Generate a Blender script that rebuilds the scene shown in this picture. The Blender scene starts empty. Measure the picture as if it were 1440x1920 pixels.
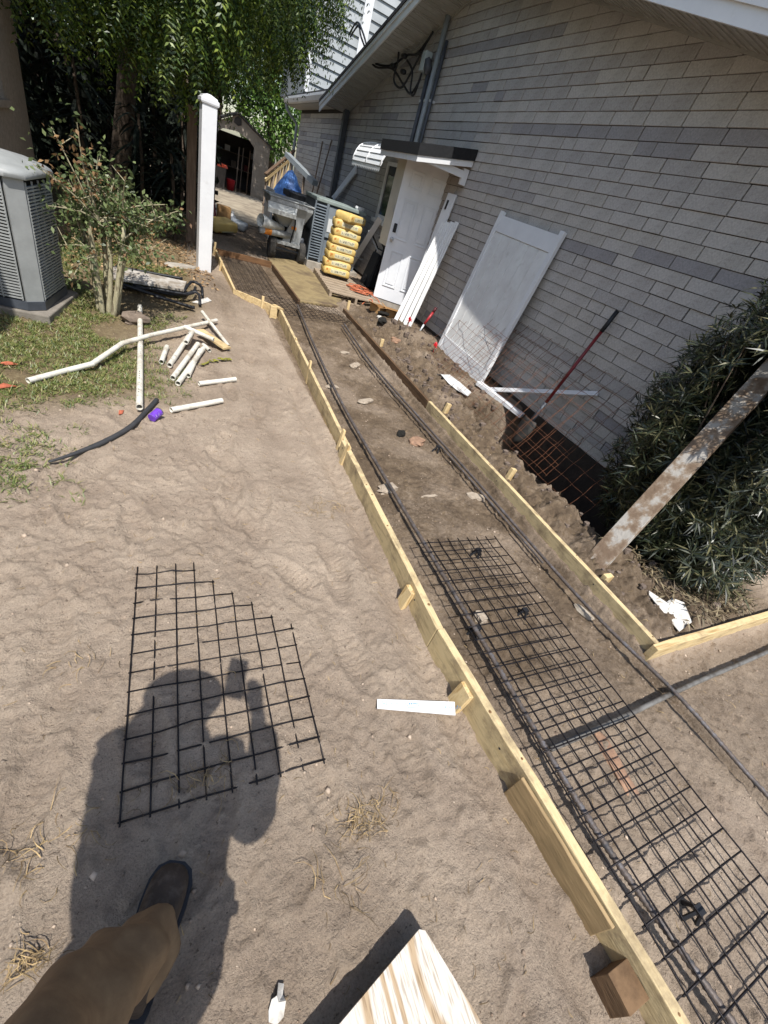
import bpy, math, random
import numpy as np
from mathutils import Vector, Matrix, Quaternion
random.seed(7); rng = np.random.default_rng(11)
S = bpy.context.scene
# ---------------- camera, world, sun, exposure ----------------
CAM = Vector((0, 0, 1.6))
cd = bpy.data.cameras.new('camera'); co = bpy.data.objects.new('camera', cd); S.collection.objects.link(co)
cd.sensor_fit = 'HORIZONTAL'; cd.sensor_width = 36; cd.lens = 36 * 785 / 1440; cd.clip_start = 0.03; cd.clip_end = 500
yaw, pit, rol = [math.radians(a) for a in (34.113, -35.223, 20.273)]
fw = Vector((math.sin(yaw) * math.cos(pit), math.cos(yaw) * math.cos(pit), math.sin(pit)))
r0 = Vector((math.cos(yaw), -math.sin(yaw), 0)); u0 = r0.cross(fw)
rt = r0 * math.cos(rol) + u0 * math.sin(rol); up = -r0 * math.sin(rol) + u0 * math.cos(rol)
co.matrix_world = Matrix(((rt.x, up.x, -fw.x, CAM.x), (rt.y, up.y, -fw.y, CAM.y), (rt.z, up.z, -fw.z, CAM.z), (0, 0, 0, 1)))
S.camera = co
SUN = Vector((0.115, 0.502, -0.857)).normalized()
w = bpy.data.worlds.new('World'); S.world = w; w.use_nodes = True
nt = w.node_tree; sk = nt.nodes.new('ShaderNodeTexSky'); sk.sky_type = 'NISHITA'; sk.sun_disc = False
sk.sun_elevation = math.asin(-SUN.z); sk.sun_rotation = math.atan2(-SUN.x, -SUN.y); sk.air_density = 1.2; sk.dust_density = 1.5
bg = nt.nodes['Background']; bg.inputs[1].default_value = 0.14; nt.links.new(sk.outputs[0], bg.inputs[0])
sl = bpy.data.lights.new('sun', 'SUN'); sl.energy = 4.6; sl.angle = math.radians(0.53); sl.color = (1, 0.965, 0.915)
so = bpy.data.objects.new('sun', sl); S.collection.objects.link(so); so.rotation_euler = SUN.to_track_quat('-Z', 'Y').to_euler(); so.location = (-3, -8, 14)
S.view_settings.view_transform = 'Standard'; S.view_settings.look = 'None'; S.view_settings.exposure = 0.42; S.view_settings.gamma = 1
S.render.engine = 'CYCLES'
# ---------------- materials ----------------
def srgb(c):
    if isinstance(c, str):
        c = [int(c[i:i + 2], 16) / 255 for i in (0, 2, 4)]
        c = [x / 12.92 if x <= .04045 else ((x + .055) / 1.055) ** 2.4 for x in c]
    return (*c, 1)
def newmat(name):
    m = bpy.data.materials.new(name); m.use_nodes = True
    return m, m.node_tree, m.node_tree.nodes['Principled BSDF']
MATS = {}
def mat(name, c1, c2=None, scale=8, rough=.75, bump=.15, bscale=40, stretch=(1, 1, 1), metal=0, lo=.35, hi=.65, c3=None, bdist=.01, spec=.4, island=0, detail=6, warp=0, dirt=None):
    if name in MATS: return MATS[name]
    m, t, b = newmat(name); N = t.nodes.new; L = t.links.new
    tc = N('ShaderNodeTexCoord'); mp = N('ShaderNodeMapping'); mp.inputs['Scale'].default_value = stretch
    L(tc.outputs['Object'], mp.inputs[0])
    b.inputs['Roughness'].default_value = rough; b.inputs['Metallic'].default_value = metal; b.inputs['Specular IOR Level'].default_value = spec
    if c2 is None: c2 = tuple(x * .8 for x in srgb(c1)[:3])
    n = N('ShaderNodeTexNoise'); n.inputs['Scale'].default_value = scale; n.inputs['Detail'].default_value = detail; n.inputs['Distortion'].default_value = warp
    n.inputs['Roughness'].default_value = .62
    L(mp.outputs[0], n.inputs['Vector'])
    r = N('ShaderNodeValToRGB'); L(n.outputs['Fac'], r.inputs[0])
    e = r.color_ramp.elements; e[0].position = lo; e[1].position = hi; e[0].color = srgb(c1); e[1].color = srgb(c2)
    if c3:
        k = e.new((lo + hi) / 2); k.color = srgb(c3)
    out = r.outputs[0]
    if dirt:
        dc, ds, d0, d1, da = dirt; nd = N('ShaderNodeTexNoise'); nd.inputs['Scale'].default_value = ds; nd.inputs['Detail'].default_value = 8; nd.inputs['Roughness'].default_value = .7; L(tc.outputs['Object'], nd.inputs['Vector'])
        md = N('ShaderNodeMapRange'); md.inputs['From Min'].default_value = d0; md.inputs['From Max'].default_value = d1; md.inputs['To Max'].default_value = da; L(nd.outputs['Fac'], md.inputs[0])
        mx_ = N('ShaderNodeMix'); mx_.data_type = 'RGBA'; L(md.outputs[0], mx_.inputs['Factor']); L(out, mx_.inputs['A']); mx_.inputs['B'].default_value = srgb(dc); out = mx_.outputs['Result']
    if island:
        g = N('ShaderNodeNewGeometry'); h = N('ShaderNodeHueSaturation')
        ml = N('ShaderNodeMapRange'); ml.inputs['To Min'].default_value = 1 - island; ml.inputs['To Max'].default_value = 1 + island
        L(g.outputs['Random Per Island'], ml.inputs[0]); L(ml.outputs[0], h.inputs['Value']); L(out, h.inputs['Color']); out = h.outputs[0]
    L(out, b.inputs['Base Color'])
    if bump:
        n2 = N('ShaderNodeTexNoise'); n2.inputs['Scale'].default_value = bscale; n2.inputs['Detail'].default_value = 5
        L(mp.outputs[0], n2.inputs['Vector']); bp = N('ShaderNodeBump'); bp.inputs['Strength'].default_value = bump; bp.inputs['Distance'].default_value = bdist
        L(n2.outputs['Fac'], bp.inputs['Height']); L(bp.outputs[0], b.inputs['Normal'])
    MATS[name] = m; return m
def leafmat(name, cols, trans=.35, rough=.45):
    m, t, b = newmat(name); N = t.nodes.new; L = t.links.new
    g = N('ShaderNodeNewGeometry'); r = N('ShaderNodeValToRGB'); L(g.outputs['Random Per Island'], r.inputs[0])
    e = r.color_ramp.elements; e[0].color = srgb(cols[0]); e[1].color = srgb(cols[-1])
    for i, c in enumerate(cols[1:-1]): k = e.new((i + 1) / (len(cols) - 1)); k.color = srgb(c)
    L(r.outputs[0], b.inputs['Base Color']); b.inputs['Roughness'].default_value = rough
    tr = N('ShaderNodeBsdfTranslucent'); L(r.outputs[0], tr.inputs[0]); mx = N('ShaderNodeMixShader'); mx.inputs[0].default_value = trans
    L(b.outputs[0], mx.inputs[1]); L(tr.outputs[0], mx.inputs[2]); L(mx.outputs[0], t.nodes['Material Output'].inputs[0])
    MATS[name] = m; return m
# ---------------- geometry helpers ----------------
C = S.collection
def fast_mesh(name, V, F):
    """V (n,3), F (m,k) arrays -> mesh"""
    V = np.asarray(V, np.float32); F = np.asarray(F, np.int32); me = bpy.data.meshes.new(name)
    me.vertices.add(len(V)); me.vertices.foreach_set('co', V.ravel())
    k = F.shape[1]; me.loops.add(F.size); me.loops.foreach_set('vertex_index', F.ravel())
    me.polygons.add(len(F)); me.polygons.foreach_set('loop_start', np.arange(0, F.size, k, dtype=np.int32))
    me.update(calc_edges=True); me.validate(); return me
def frame(d, upv=(0, 0, 1)):
    d = Vector(d).normalized(); u = Vector(upv)
    if abs(d.dot(u)) > .98: u = Vector((0, 1, 0)) if abs(d.y) < .9 else Vector((1, 0, 0))
    s = d.cross(u).normalized(); return d, s, s.cross(d).normalized()
class MB:
    def __init__(self): self.v = []; self.f = []; self.mi = []; self.cur = 0
    def add(self, vs, fs):
        o = len(self.v); self.v += [tuple(p) for p in vs]; self.f += [tuple(i + o for i in q) for q in fs]; self.mi += [self.cur] * len(fs); return self
    def box(self, c, s, rz=0, M=None):
        x, y, z = [k / 2 for k in s]
        P = [Vector((a, b, d)) for a, b, d in ((-x, -y, -z), (x, -y, -z), (x, y, -z), (-x, y, -z), (-x, -y, z), (x, -y, z), (x, y, z), (-x, y, z))]
        R = M if M is not None else Matrix.Rotation(rz, 3, 'Z')
        return self.add([R @ p + Vector(c) for p in P], [(0, 3, 2, 1), (4, 5, 6, 7), (0, 1, 5, 4), (1, 2, 6, 5), (2, 3, 7, 6), (3, 0, 4, 7)])
    def bx(self, x0, x1, y0, y1, z0, z1): return self.box(((x0 + x1) / 2, (y0 + y1) / 2, (z0 + z1) / 2), (x1 - x0, y1 - y0, z1 - z0))
    def beam(self, p0, p1, wd, th, upv=(0, 0, 1)):
        """wd across (side), th along the up direction"""
        p0, p1 = Vector(p0), Vector(p1); d, s, u = frame(p1 - p0, upv)
        P = [q + s * a * wd / 2 + u * b * th / 2 for q in (p0, p1) for a, b in ((-1, -1), (1, -1), (1, 1), (-1, 1))]
        return self.add(P, [(0, 3, 2, 1), (4, 5, 6, 7), (0, 1, 5, 4), (1, 2, 6, 5), (2, 3, 7, 6), (3, 0, 4, 7)])
    def tube(self, path, r, n=8, cap=True, hollow=0):
        path = [Vector(p) for p in path]; m = len(path); rs = r if hasattr(r, '__len__') else [r] * m; vs = []; pu = None
        for i, p in enumerate(path):
            d = (path[min(i + 1, m - 1)] - path[max(i - 1, 0)]).normalized()
            if pu is None: _, s, u = frame(d)
            else:
                s = d.cross(pu); s = s.normalized() if s.length > 1e-6 else frame(d)[1]; u = s.cross(d).normalized()
            pu = u
            vs += [p + (s * math.cos(a) + u * math.sin(a)) * rs[i] for a in (2 * math.pi * k / n for k in range(n))]
        fs = [(i * n + k, i * n + (k + 1) % n, (i + 1) * n + (k + 1) % n, (i + 1) * n + k) for i in range(m - 1) for k in range(n)]
        if cap and not hollow: fs += [tuple(range(n))[::-1], tuple((m - 1) * n + k for k in range(n))]
        self.add(vs, fs)
        if hollow:
            o = len(self.v)
            ins = [p + (q - p) * (1 - hollow / rs[i]) for i, p in enumerate(path) for q in [Vector(x) for x in vs[i * n:(i + 1) * n]]]
            self.add(ins, [q[::-1] for q in fs])
            for e in (0, m - 1):
                for k in range(n):
                    a, b2 = e * n + k, e * n + (k + 1) % n; base = o - m * n
                    q = (base + a, base + b2, o + b2, o + a); self.f.append(q if e else q[::-1]); self.mi.append(self.cur)
        return self
    def lathe(self, c, prof, n=16, axis=(0, 0, 1)):
        d, s, u = frame(axis); c = Vector(c)
        vs = [c + d * h + (s * math.cos(2 * math.pi * k / n) + u * math.sin(2 * math.pi * k / n)) * r for r, h in prof for k in range(n)]
        m = len(prof); fs = [(i * n + k, i * n + (k + 1) % n, (i + 1) * n + (k + 1) % n, (i + 1) * n + k) for i in range(m - 1) for k in range(n)]
        fs += [tuple(range(n))[::-1], tuple((m - 1) * n + k for k in range(n))]
        return self.add(vs, fs)
    def prism(self, poly, h0, h1, axis='z'):
        f = {'z': lambda a, b, h: (a, b, h), 'x': lambda a, b, h: (h, a, b), 'y': lambda a, b, h: (a, h, b)}[axis]; n = len(poly)
        return self.add([f(a, b, h0) for a, b in poly] + [f(a, b, h1) for a, b in poly], [tuple(range(n))[::-1], tuple(range(n, 2 * n))] + [(k, (k + 1) % n, n + (k + 1) % n, n + k) for k in range(n)])
def tag(o, label=None, cat=None, group=None, kind=None):
    if label: o['label'] = label
    if cat: o['category'] = cat
    if group: o['group'] = group
    if kind: o['kind'] = kind
    return o
def root(name, loc, label, cat, group=None, rz=0):
    o = bpy.data.objects.new(name, None); C.objects.link(o); o.location = loc; o.rotation_euler[2] = rz; o.empty_display_size = .1
    return tag(o, label, cat, group)
def obj(name, mb, m, parent=None, label=None, cat=None, group=None, kind=None, smooth=False, bevel=0, local=False):
    """mb in world coordinates unless local (then in the parent's frame)"""
    V = np.array(mb.v if isinstance(mb, MB) else mb[0], np.float64)
    if parent is None: off = np.array([(V[:, 0].min() + V[:, 0].max()) / 2, (V[:, 1].min() + V[:, 1].max()) / 2, V[:, 2].min()])
    elif local: off = np.zeros(3)
    else:
        off = np.zeros(3); q = parent
        while q is not None: off += np.array(q.location); q = q.parent
    if isinstance(mb, MB):
        me = bpy.data.meshes.new(name); me.from_pydata((V - off).tolist(), [], mb.f)
        if any(mb.mi): me.polygons.foreach_set('material_index', mb.mi)
    else: me = fast_mesh(name, V - off, mb[1])
    for k in (m if isinstance(m, (list, tuple)) else [m]): me.materials.append(k)
    if smooth: me.polygons.foreach_set('use_smooth', [True] * len(me.polygons))
    o = bpy.data.objects.new(name, me); C.objects.link(o)
    if parent is None: o.location = off
    else: o.parent = parent
    if bevel:
        b = o.modifiers.new('bevel', 'BEVEL'); b.width = bevel; b.segments = 2; b.limit_method = 'ANGLE'; b.angle_limit = math.radians(40)
    return tag(o, label, cat, group, kind)
def copy_tree(o, parent=None):
    c = o.copy(); C.objects.link(c)
    if parent: c.parent = parent
    for ch in list(o.children): copy_tree(ch, c)
    return c
def B(): return MB()
def interp(path, n):
    P = [Vector(p) for p in path]; out = []
    ls = [0]
    for a, b in zip(P, P[1:]): ls.append(ls[-1] + (b - a).length)
    for i in range(n):
        t = ls[-1] * i / (n - 1); k = max(0, min(len(P) - 2, next((j for j in range(len(ls) - 1) if ls[j + 1] >= t), len(P) - 2)))
        f = (t - ls[k]) / max(1e-9, ls[k + 1] - ls[k])
        p0, p1, p2, p3 = P[max(k - 1, 0)], P[k], P[k + 1], P[min(k + 2, len(P) - 1)]
        out.append(.5 * ((2 * p1) + (p2 - p0) * f + (2 * p0 - 5 * p1 + 4 * p2 - p3) * f * f + (3 * p1 - p0 - 3 * p2 + p3) * f ** 3))
    return out
def vnoise(x, y, sc, seed, rot=True):
    r = np.random.default_rng(seed).random((256, 256)); ca, sa = (math.cos(seed * 1.3), math.sin(seed * 1.3)) if rot else (1, 0); x, y = (x * ca - y * sa) * sc + 1000.3, (x * sa + y * ca) * sc + 1000.7
    xi = np.floor(x).astype(int); yi = np.floor(y).astype(int); fx = x - xi; fy = y - yi
    fx = fx * fx * (3 - 2 * fx); fy = fy * fy * (3 - 2 * fy); g = lambda a, b: r[a % 256, b % 256]
    return (g(xi, yi) * (1 - fx) + g(xi + 1, yi) * fx) * (1 - fy) + (g(xi, yi + 1) * (1 - fx) + g(xi + 1, yi + 1) * fx) * fy - .5
def sstep(a, b, x): t = np.clip((x - a) / (b - a), 0, 1); return t * t * (3 - 2 * t)
def boxm(x, y, x0, x1, y0, y1, s=.05): return sstep(x0 - s, x0 + s, x) * (1 - sstep(x1 - s, x1 + s, x)) * sstep(y0 - s, y0 + s, y) * (1 - sstep(y1 - s, y1 + s, y))
def blob(x, y, cx, cy, rx, ry): return np.exp(-(((x - cx) / rx) ** 2 + ((y - cy) / ry) ** 2))
# ---------------- common materials ----------------
M_pine = mat('pine', 'c4ab7c', 'a88a5c', 3, .75, .2, 30, (14, 1, 14), c3='cdb78a', dirt=('6f5d4a', 9, .5, .75, .7))
M_pinex = mat('pine_x', 'c3aa7b', 'a6895c', 3, .7, .12, 30, (1, 14, 14), c3='ccb588', dirt=('6f5d4a', 9, .5, .75, .7))
M_pinez = mat('pine_z', 'c5ab7a', 'a98a58', 3, .7, .12, 30, (14, 14, 1), c3='d0b98c', dirt=('6f5d4a', 12, .52, .75, .7))
M_oldwood = mat('weathered_board', '4a3a2c', '6e5844', 3, .85, .3, 30, (14, 1, 14), c3='5c4938')
M_greywood = mat('grey_wood', '8d8072', '6b5d50', 3, .9, .3, 20, (10, 1.5, 10))
M_white = mat('white_vinyl', 'dcdddd', 'd2d3d4', 3, .42, .03, 60, dirt=('9a9388', 5, .58, .8, .5))
M_whited = mat('dirty_white_vinyl', 'dcddda', 'cfcecb', 5, .5, .05, 60, dirt=('9c968c', 7, .56, .8, .5))
M_wire = mat('black_wire', '1b1a1d', '2a2627', 30, .5, .2, 120, metal=.6)
M_rust = mat('rusty_wire', '5e3a26', '38241a', 40, .9, .3, 150, c3='744a30')
M_rebar = mat('rebar_steel', '454547', '666568', 25, .55, .2, 90, metal=.2, c3='5a5049')
M_pvc = mat('pvc', 'd0ccc0', 'bcb6a6', 9, .5, .06, 50, lo=.45, hi=.75, dirt=('857663', 14, .5, .72, .75))
M_dark = mat('dark_void', '15140f', '1d1b18', 6, .9, 0)
M_grey = mat('grey_steel', '8f9699', '7f8689', 4, .45, .05, 50)
M_black = mat('black_plastic', '17181b', '212226', 10, .55, .05, 60)
M_conc = mat('concrete', 'a8a196', '8a8378', 9, .9, .3, 60)
M_alum = mat('aluminium', 'c8cbcc', 'b4b8ba', 6, .35, .03, 40, metal=.3)
# ---------------- ground ----------------
def ground_h(x, y, fine=True):
    x = np.asarray(x, float); y = np.asarray(y, float)
    h = .05 * vnoise(x, y, .55, 1) + .018 * vnoise(x, y, 1.7, 2)
    near = 1 - sstep(9, 20, np.hypot(x - 1, y)); h *= near
    bed = boxm(x, y, 1.2, 2.42, -3, 6.45, .02) + boxm(x, y, .86, 1.8, 6.4, 8.9, .03)
    bed = np.clip(bed, 0, 1); south = boxm(x, y, 2.4, 6, -3, .54, .03)
    h = h * (1 - .6 * bed) - .045 * bed - .03 * south
    strip = boxm(x, y, 2.5, 3.25, .62, 7.2, .06)
    h += strip * (.05 + .10 * vnoise(x, y, 4, 5) + .08 * vnoise(x, y, 11, 6) + .045 * vnoise(x, y, 24, 7) + .02 * vnoise(x, y, 47, 17))
    h += .09 * blob(x, y, 2.82, 1.75, .16, .4) + .03 * blob(x, y, 2.95, 1.0, .25, .25) + .1 * blob(x, y, 3.45, 5.9, .35, .45) + .08 * blob(x, y, 3.05, 3.2, .25, .5)
    hole = boxm(x + .12 * vnoise(x, y, 3, 8), y + .15 * vnoise(x, y, 2.5, 9), 3.04, 5, 1.2, 3.75, .08)
    h -= .5 * hole
    h += boxm(x, y, 3.2, 5, 3.7, 12, .2) * .07
    h += .1 * blob(x, y, .45, 6.6, .35, .6) + .05 * blob(x, y, .5, 5.6, .3, .5)
    h -= .02 * blob(x, y, 1.15, .35, .08, .5)
    # tyre / foot tracks down the left side
    tr = np.exp(-((x - .72 - .04 * np.sin(y * .9)) / .11) ** 2) + .7 * np.exp(-((x - .2 - .05 * np.sin(y * .7)) / .12) ** 2)
    h -= .012 * tr * sstep(.8, 2.5, y) * (1 - sstep(5.5, 7, y))
    if fine:
        q = near * (1 - .35 * boxm(x, y, .4, 1.1, 1.5, 5.5, .3))
        h += q * (.006 * vnoise(x, y, 7, 3) + .008 * vnoise(x, y, 17, 4) + np.clip(.55 + 1.5 * vnoise(x, y, 1.1, 52) + .9 * vnoise(x, y, 3.1, 53), .15, 1.3) * (.008 * vnoise(x, y, 27, 12) + .007 * vnoise(x, y, 43, 19) + .008 * vnoise(x, y, 61, 13) - .022 * np.clip(vnoise(x, y, 33, 18) - .27, 0, 1)))
        h += .008 * (vnoise(x, y * .15, 8, 41, False) + .7 * vnoise(x, y * .25, 19, 42, False)) * boxm(x, y, .0, 1.1, .8, 6, .2)
        h -= .05 * np.exp(-((x - 1.05) / .06) ** 2) * (1 - sstep(3.4, 5, y)) * np.clip(.75 + vnoise(x, y, 3, 43), 0, 1.3) - .012 * np.exp(-((x - .9) / .06) ** 2) * (1 - sstep(3.4, 5, y))
        c = vnoise(x, y, 26, 14); h += q * .02 * np.clip(c - .2, 0, 1) * 3
        c = vnoise(x, y, 48, 15); h += q * .014 * np.clip(c - .22, 0, 1) * 3
        for cx, cy, a in FOOT:
            u = (x - cx) * math.cos(a) + (y - cy) * math.sin(a); v = -(x - cx) * math.sin(a) + (y - cy) * math.cos(a)
            r = (u / .055) ** 2 + (v / .14) ** 2; h += (-.017 + .005 * np.sin(v * 240)) * np.exp(-r ** 2) + .008 * np.exp(-((np.sqrt(r) - 1.35) / .25) ** 2)
    return h
FOOT = [(random.uniform(-.6, 1.0), random.uniform(.1, 4.5), random.uniform(-.6, .6)) for _ in range(34)]
def gz1(x, y): return float(ground_h(np.array([x]), np.array([y]))[0])
def axis(segs):
    out = [np.arange(a, b, s) for a, b, s in segs]; return np.concatenate(out)
gx = axis([(-60, -12, 4), (-12, -3, .5), (-3, -1.3, .06), (-1.3, 3.3, .0095), (3.3, 4.1, .022), (4.1, 8, .3), (8, 64, 4)])
gy = axis([(-40, -4, 3), (-4, -.6, .15), (-.6, 2.4, .0095), (2.4, 5.5, .017), (5.5, 9, .045), (9, 22, .2), (22, 40, 1), (40, 124, 4)])
X, Y = np.meshgrid(gx, gy); Z = ground_h(X, Y); nx, ny = len(gx), len(gy)
i = np.arange(nx * ny).reshape(ny, nx); F = np.stack([i[:-1, :-1], i[:-1, 1:], i[1:, 1:], i[1:, :-1]], -1).reshape(-1, 4)
gm = fast_mesh('ground', np.stack([X, Y, Z], -1).reshape(-1, 3), F); gm.polygons.foreach_set('use_smooth', [True] * len(gm.polygons))
bed = np.clip(boxm(X, Y, 1.22, 2.44, -.1, 6.6, .05) + boxm(X, Y, .85, 1.9, 6.4, 9, .05), 0, 1)
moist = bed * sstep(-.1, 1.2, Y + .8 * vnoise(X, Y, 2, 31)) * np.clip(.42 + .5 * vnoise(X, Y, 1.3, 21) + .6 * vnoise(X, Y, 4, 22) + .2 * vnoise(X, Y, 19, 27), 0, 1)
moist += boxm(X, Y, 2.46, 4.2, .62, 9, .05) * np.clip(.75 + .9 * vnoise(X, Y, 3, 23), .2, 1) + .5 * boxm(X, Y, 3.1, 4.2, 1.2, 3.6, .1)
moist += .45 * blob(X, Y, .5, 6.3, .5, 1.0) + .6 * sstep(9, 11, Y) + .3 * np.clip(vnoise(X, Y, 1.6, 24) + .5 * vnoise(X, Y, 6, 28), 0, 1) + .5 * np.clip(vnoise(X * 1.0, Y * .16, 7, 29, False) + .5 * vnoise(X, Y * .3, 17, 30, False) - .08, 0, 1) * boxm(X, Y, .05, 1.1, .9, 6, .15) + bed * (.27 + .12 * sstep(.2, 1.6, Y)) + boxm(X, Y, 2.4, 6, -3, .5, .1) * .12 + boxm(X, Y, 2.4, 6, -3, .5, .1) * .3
lawn = np.clip(sstep(.25, -.45, X + .25 * vnoise(X, Y, 1.5, 25)) * sstep(2.5, 3.3, Y + .8 * vnoise(X, Y, 1.2, 26)) + sstep(.5, .2, X) * sstep(5, 5.6, Y), 0, 1) * (1 - sstep(11, 13, Y))
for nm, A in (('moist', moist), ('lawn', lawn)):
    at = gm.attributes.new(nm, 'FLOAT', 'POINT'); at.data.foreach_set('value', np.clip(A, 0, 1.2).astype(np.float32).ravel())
m, t, b = newmat('soil'); N = t.nodes.new; L = t.links.new
def noise(sc, det=6, rough=.6, vec=None):
    n = N('ShaderNodeTexNoise'); n.inputs['Scale'].default_value = sc; n.inputs['Detail'].default_value = det; n.inputs['Roughness'].default_value = rough
    if vec: L(vec, n.inputs['Vector'])
    return n.outputs['Fac']
tc = N('ShaderNodeTexCoord').outputs['Object']
def ramp(f, stops):
    r = N('ShaderNodeValToRGB'); L(f, r.inputs[0]); e = r.color_ramp.elements
    e[0].position, e[0].color = stops[0][0], srgb(stops[0][1]); e[1].position, e[1].color = stops[-1][0], srgb(stops[-1][1])
    for p, c in stops[1:-1]: k = e.new(p); k.color = srgb(c)
    return r.outputs[0]
def mix(f, a, bb, mode='MIX'):
    x = N('ShaderNodeMix'); x.data_type = 'RGBA'; x.blend_type = mode
    (L(f, x.inputs['Factor']) if not isinstance(f, float) else setattr(x.inputs['Factor'], 'default_value', f)); L(a, x.inputs['A']); L(bb, x.inputs['B']); return x.outputs['Result']
def mathn(op, a, v):
    x = N('ShaderNodeMath'); x.operation = op; L(a, x.inputs[0])
    (L(v, x.inputs[1]) if not isinstance(v, (int, float)) else setattr(x.inputs[1], 'default_value', v)); return x.outputs[0]
dry = ramp(noise(2.2, 9, .68, tc), [(.26, '948473'), (.42, 'a39382'), (.56, 'b0a08e'), (.74, 'c0af9c')])
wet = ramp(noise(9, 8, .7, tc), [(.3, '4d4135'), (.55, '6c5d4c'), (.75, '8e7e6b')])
fine = noise(170, 4, .7, tc); spk = ramp(fine, [(.28, '5e554e'), (.42, 'd0ccc8'), (.6, 'fbf8f4')])
dry = mix(.55, dry, spk, 'MULTIPLY'); 
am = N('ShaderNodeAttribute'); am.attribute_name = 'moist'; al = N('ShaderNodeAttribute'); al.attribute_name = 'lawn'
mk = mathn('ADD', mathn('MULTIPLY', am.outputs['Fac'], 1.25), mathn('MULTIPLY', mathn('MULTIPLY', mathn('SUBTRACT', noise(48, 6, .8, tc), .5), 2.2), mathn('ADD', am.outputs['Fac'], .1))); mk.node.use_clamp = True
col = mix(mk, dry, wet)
gs = ramp(noise(14, 7, .7, tc), [(.3, '5b4c38'), (.5, '6f6144'), (.7, '84775a')]); lk = mathn('MULTIPLY', al.outputs['Fac'], .85)
col = mix(lk, col, gs); 
deb = ramp(noise(75, 3, .5, tc), [(.66, '000000'), (.70, 'ffffff')]); litter = N('ShaderNodeRGB'); litter.outputs[0].default_value = srgb('3f3128')
col = mix(mathn('MULTIPLY', deb, .55), col, litter.outputs[0])
L(col, b.inputs['Base Color']); b.inputs['Roughness'].default_value = .95; b.inputs['Specular IOR Level'].default_value = .15
bp = N('ShaderNodeBump'); bp.inputs['Strength'].default_value = 1.0; bp.inputs['Distance'].default_value = .02
L(mathn('ADD', mathn('MULTIPLY', noise(46, 9, .74, tc), 1.0), mathn('MULTIPLY', fine, .3)), bp.inputs['Height']); L(bp.outputs[0], b.inputs['Normal'])
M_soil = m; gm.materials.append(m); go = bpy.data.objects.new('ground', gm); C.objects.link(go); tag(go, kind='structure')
# concrete path in front of the shed
obj('path', B().bx(1.2, 3.6, 13.6, 22.4, -.05, .04), mat('path_concrete', 'a0947f', '7a6e5e', 2.5, .9, .2, 40), kind='structure')

# ---------------- grey block house ----------------
H = root('house', (4.0, 7.65, 0), 'grey block house wall with gable roof, white soffit and conduits on the right', 'house')
def rake(y): return 4.3 - .25 * abs(y - 7.655)
M_mort = mat('mortar', '35322f', '2a2826', 20, .95, .2, 80)
wall = B(); ys = [1.0, 4, 7.655, 11, 13.3]
for y0, y1 in zip(ys, ys[1:]): wall.prism([(y0, -.6), (y1, -.6), (y1, rake(y1) + .02), (y0, rake(y0) + .02)], 4.016, 4.25, 'x')
wall.bx(4.016, 4.25, 13.3, 18.3, -.6, 3.0); wall.bx(4.25, 9, 18.1, 18.3, -.3, 3.0); wall.bx(4.25, 9, 1.0, 1.2, -.6, rake(1.0))
obj('wall', wall, M_mort, H)
blockm = []
for k, (a, c) in enumerate((('c0bbb4', 'a29d97'), ('bbb6b0', '9d9893'), ('b3aea9', '95918d'), ('9f9b9a', '858282'), ('bfb9b0', '9f9a93'))):
    blockm.append(mat('block%d' % k, a, c, 75, .95, .8, 140, lo=.32, hi=.68, bdist=.006, detail=9, dirt=('6b645d', 3.2, .5, .8, .45)))
CW, CH = .43, .1075
def proj(p):
    d = Vector(p) - CAM; z = d.dot(fw); return (720 + 785 * d.dot(rt) / z, 960 - 785 * d.dot(up) / z, z)
cells = []; cut = []; br = random.Random(4)
for k in range(-3, 42):
    z0 = 2.469 + (k - 23) * CH; z1 = z0 + CH
    if z1 < -.15: continue
    off = 4.0946 + (CW / 2 if k % 2 else 0) + br.uniform(-.05, .05); sh = br.randrange(5); yk = off - CW * 9
    while yk < 18.3:
        wd = CW * (1 if br.random() > .12 else .5); y0, y1 = yk, yk + wd; yk = y1
        if br.random() > .62: sh = br.choices(range(5), (33, 31, 21, 7, 16))[0]
        y0c, y1c = max(y0, 1.02), min(y1, 18.28)
        if y1c - y0c < .06: continue
        top = 2.98 if y0c > 13.2 else min(rake(y0c), rake(y1c))
        if z0 < .06: continue
        if z1 > top: cut.append((y0c, y1c, z0, z1, sh)); continue
        cells.append((y0c, y1c, z0, z1, sh))
def area(c):
    a, b_, d = proj((4, c[0], c[2])), proj((4, c[1], c[2])), proj((4, c[0], c[3]))
    if not (0 < a[0] < 1440 and 0 < a[1] < 1920 and a[2] > 0): return 0
    return abs((b_[0] - a[0]) * (d[1] - a[1]) - (b_[1] - a[1]) * (d[0] - a[0]))
cells.sort(key=area, reverse=True)
def block_geo(mb, y0, y1, z0, z1, x=4.0):
    g, e = .0035, .004; y0 += g * (.6 + .8 * br.random()); y1 -= g; z0 += g * (.8 + .8 * br.random()); z1 -= .0005
    vs = [(x + .03, y0, z0), (x + .03, y1, z0), (x + .03, y1, z1), (x + .03, y0, z1), (x, y0 + e, z0 + .001), (x, y1 - e, z0 + .001), (x + .009, y1 - e * .5, z1 - .0008), (x + .009, y0 + e * .5, z1 - .0008)]
    mb.add(vs, [(0, 1, 2, 3), (4, 7, 6, 5), (0, 4, 5, 1), (1, 5, 6, 2), (2, 6, 7, 3), (3, 7, 4, 0)])
cache = {}
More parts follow.
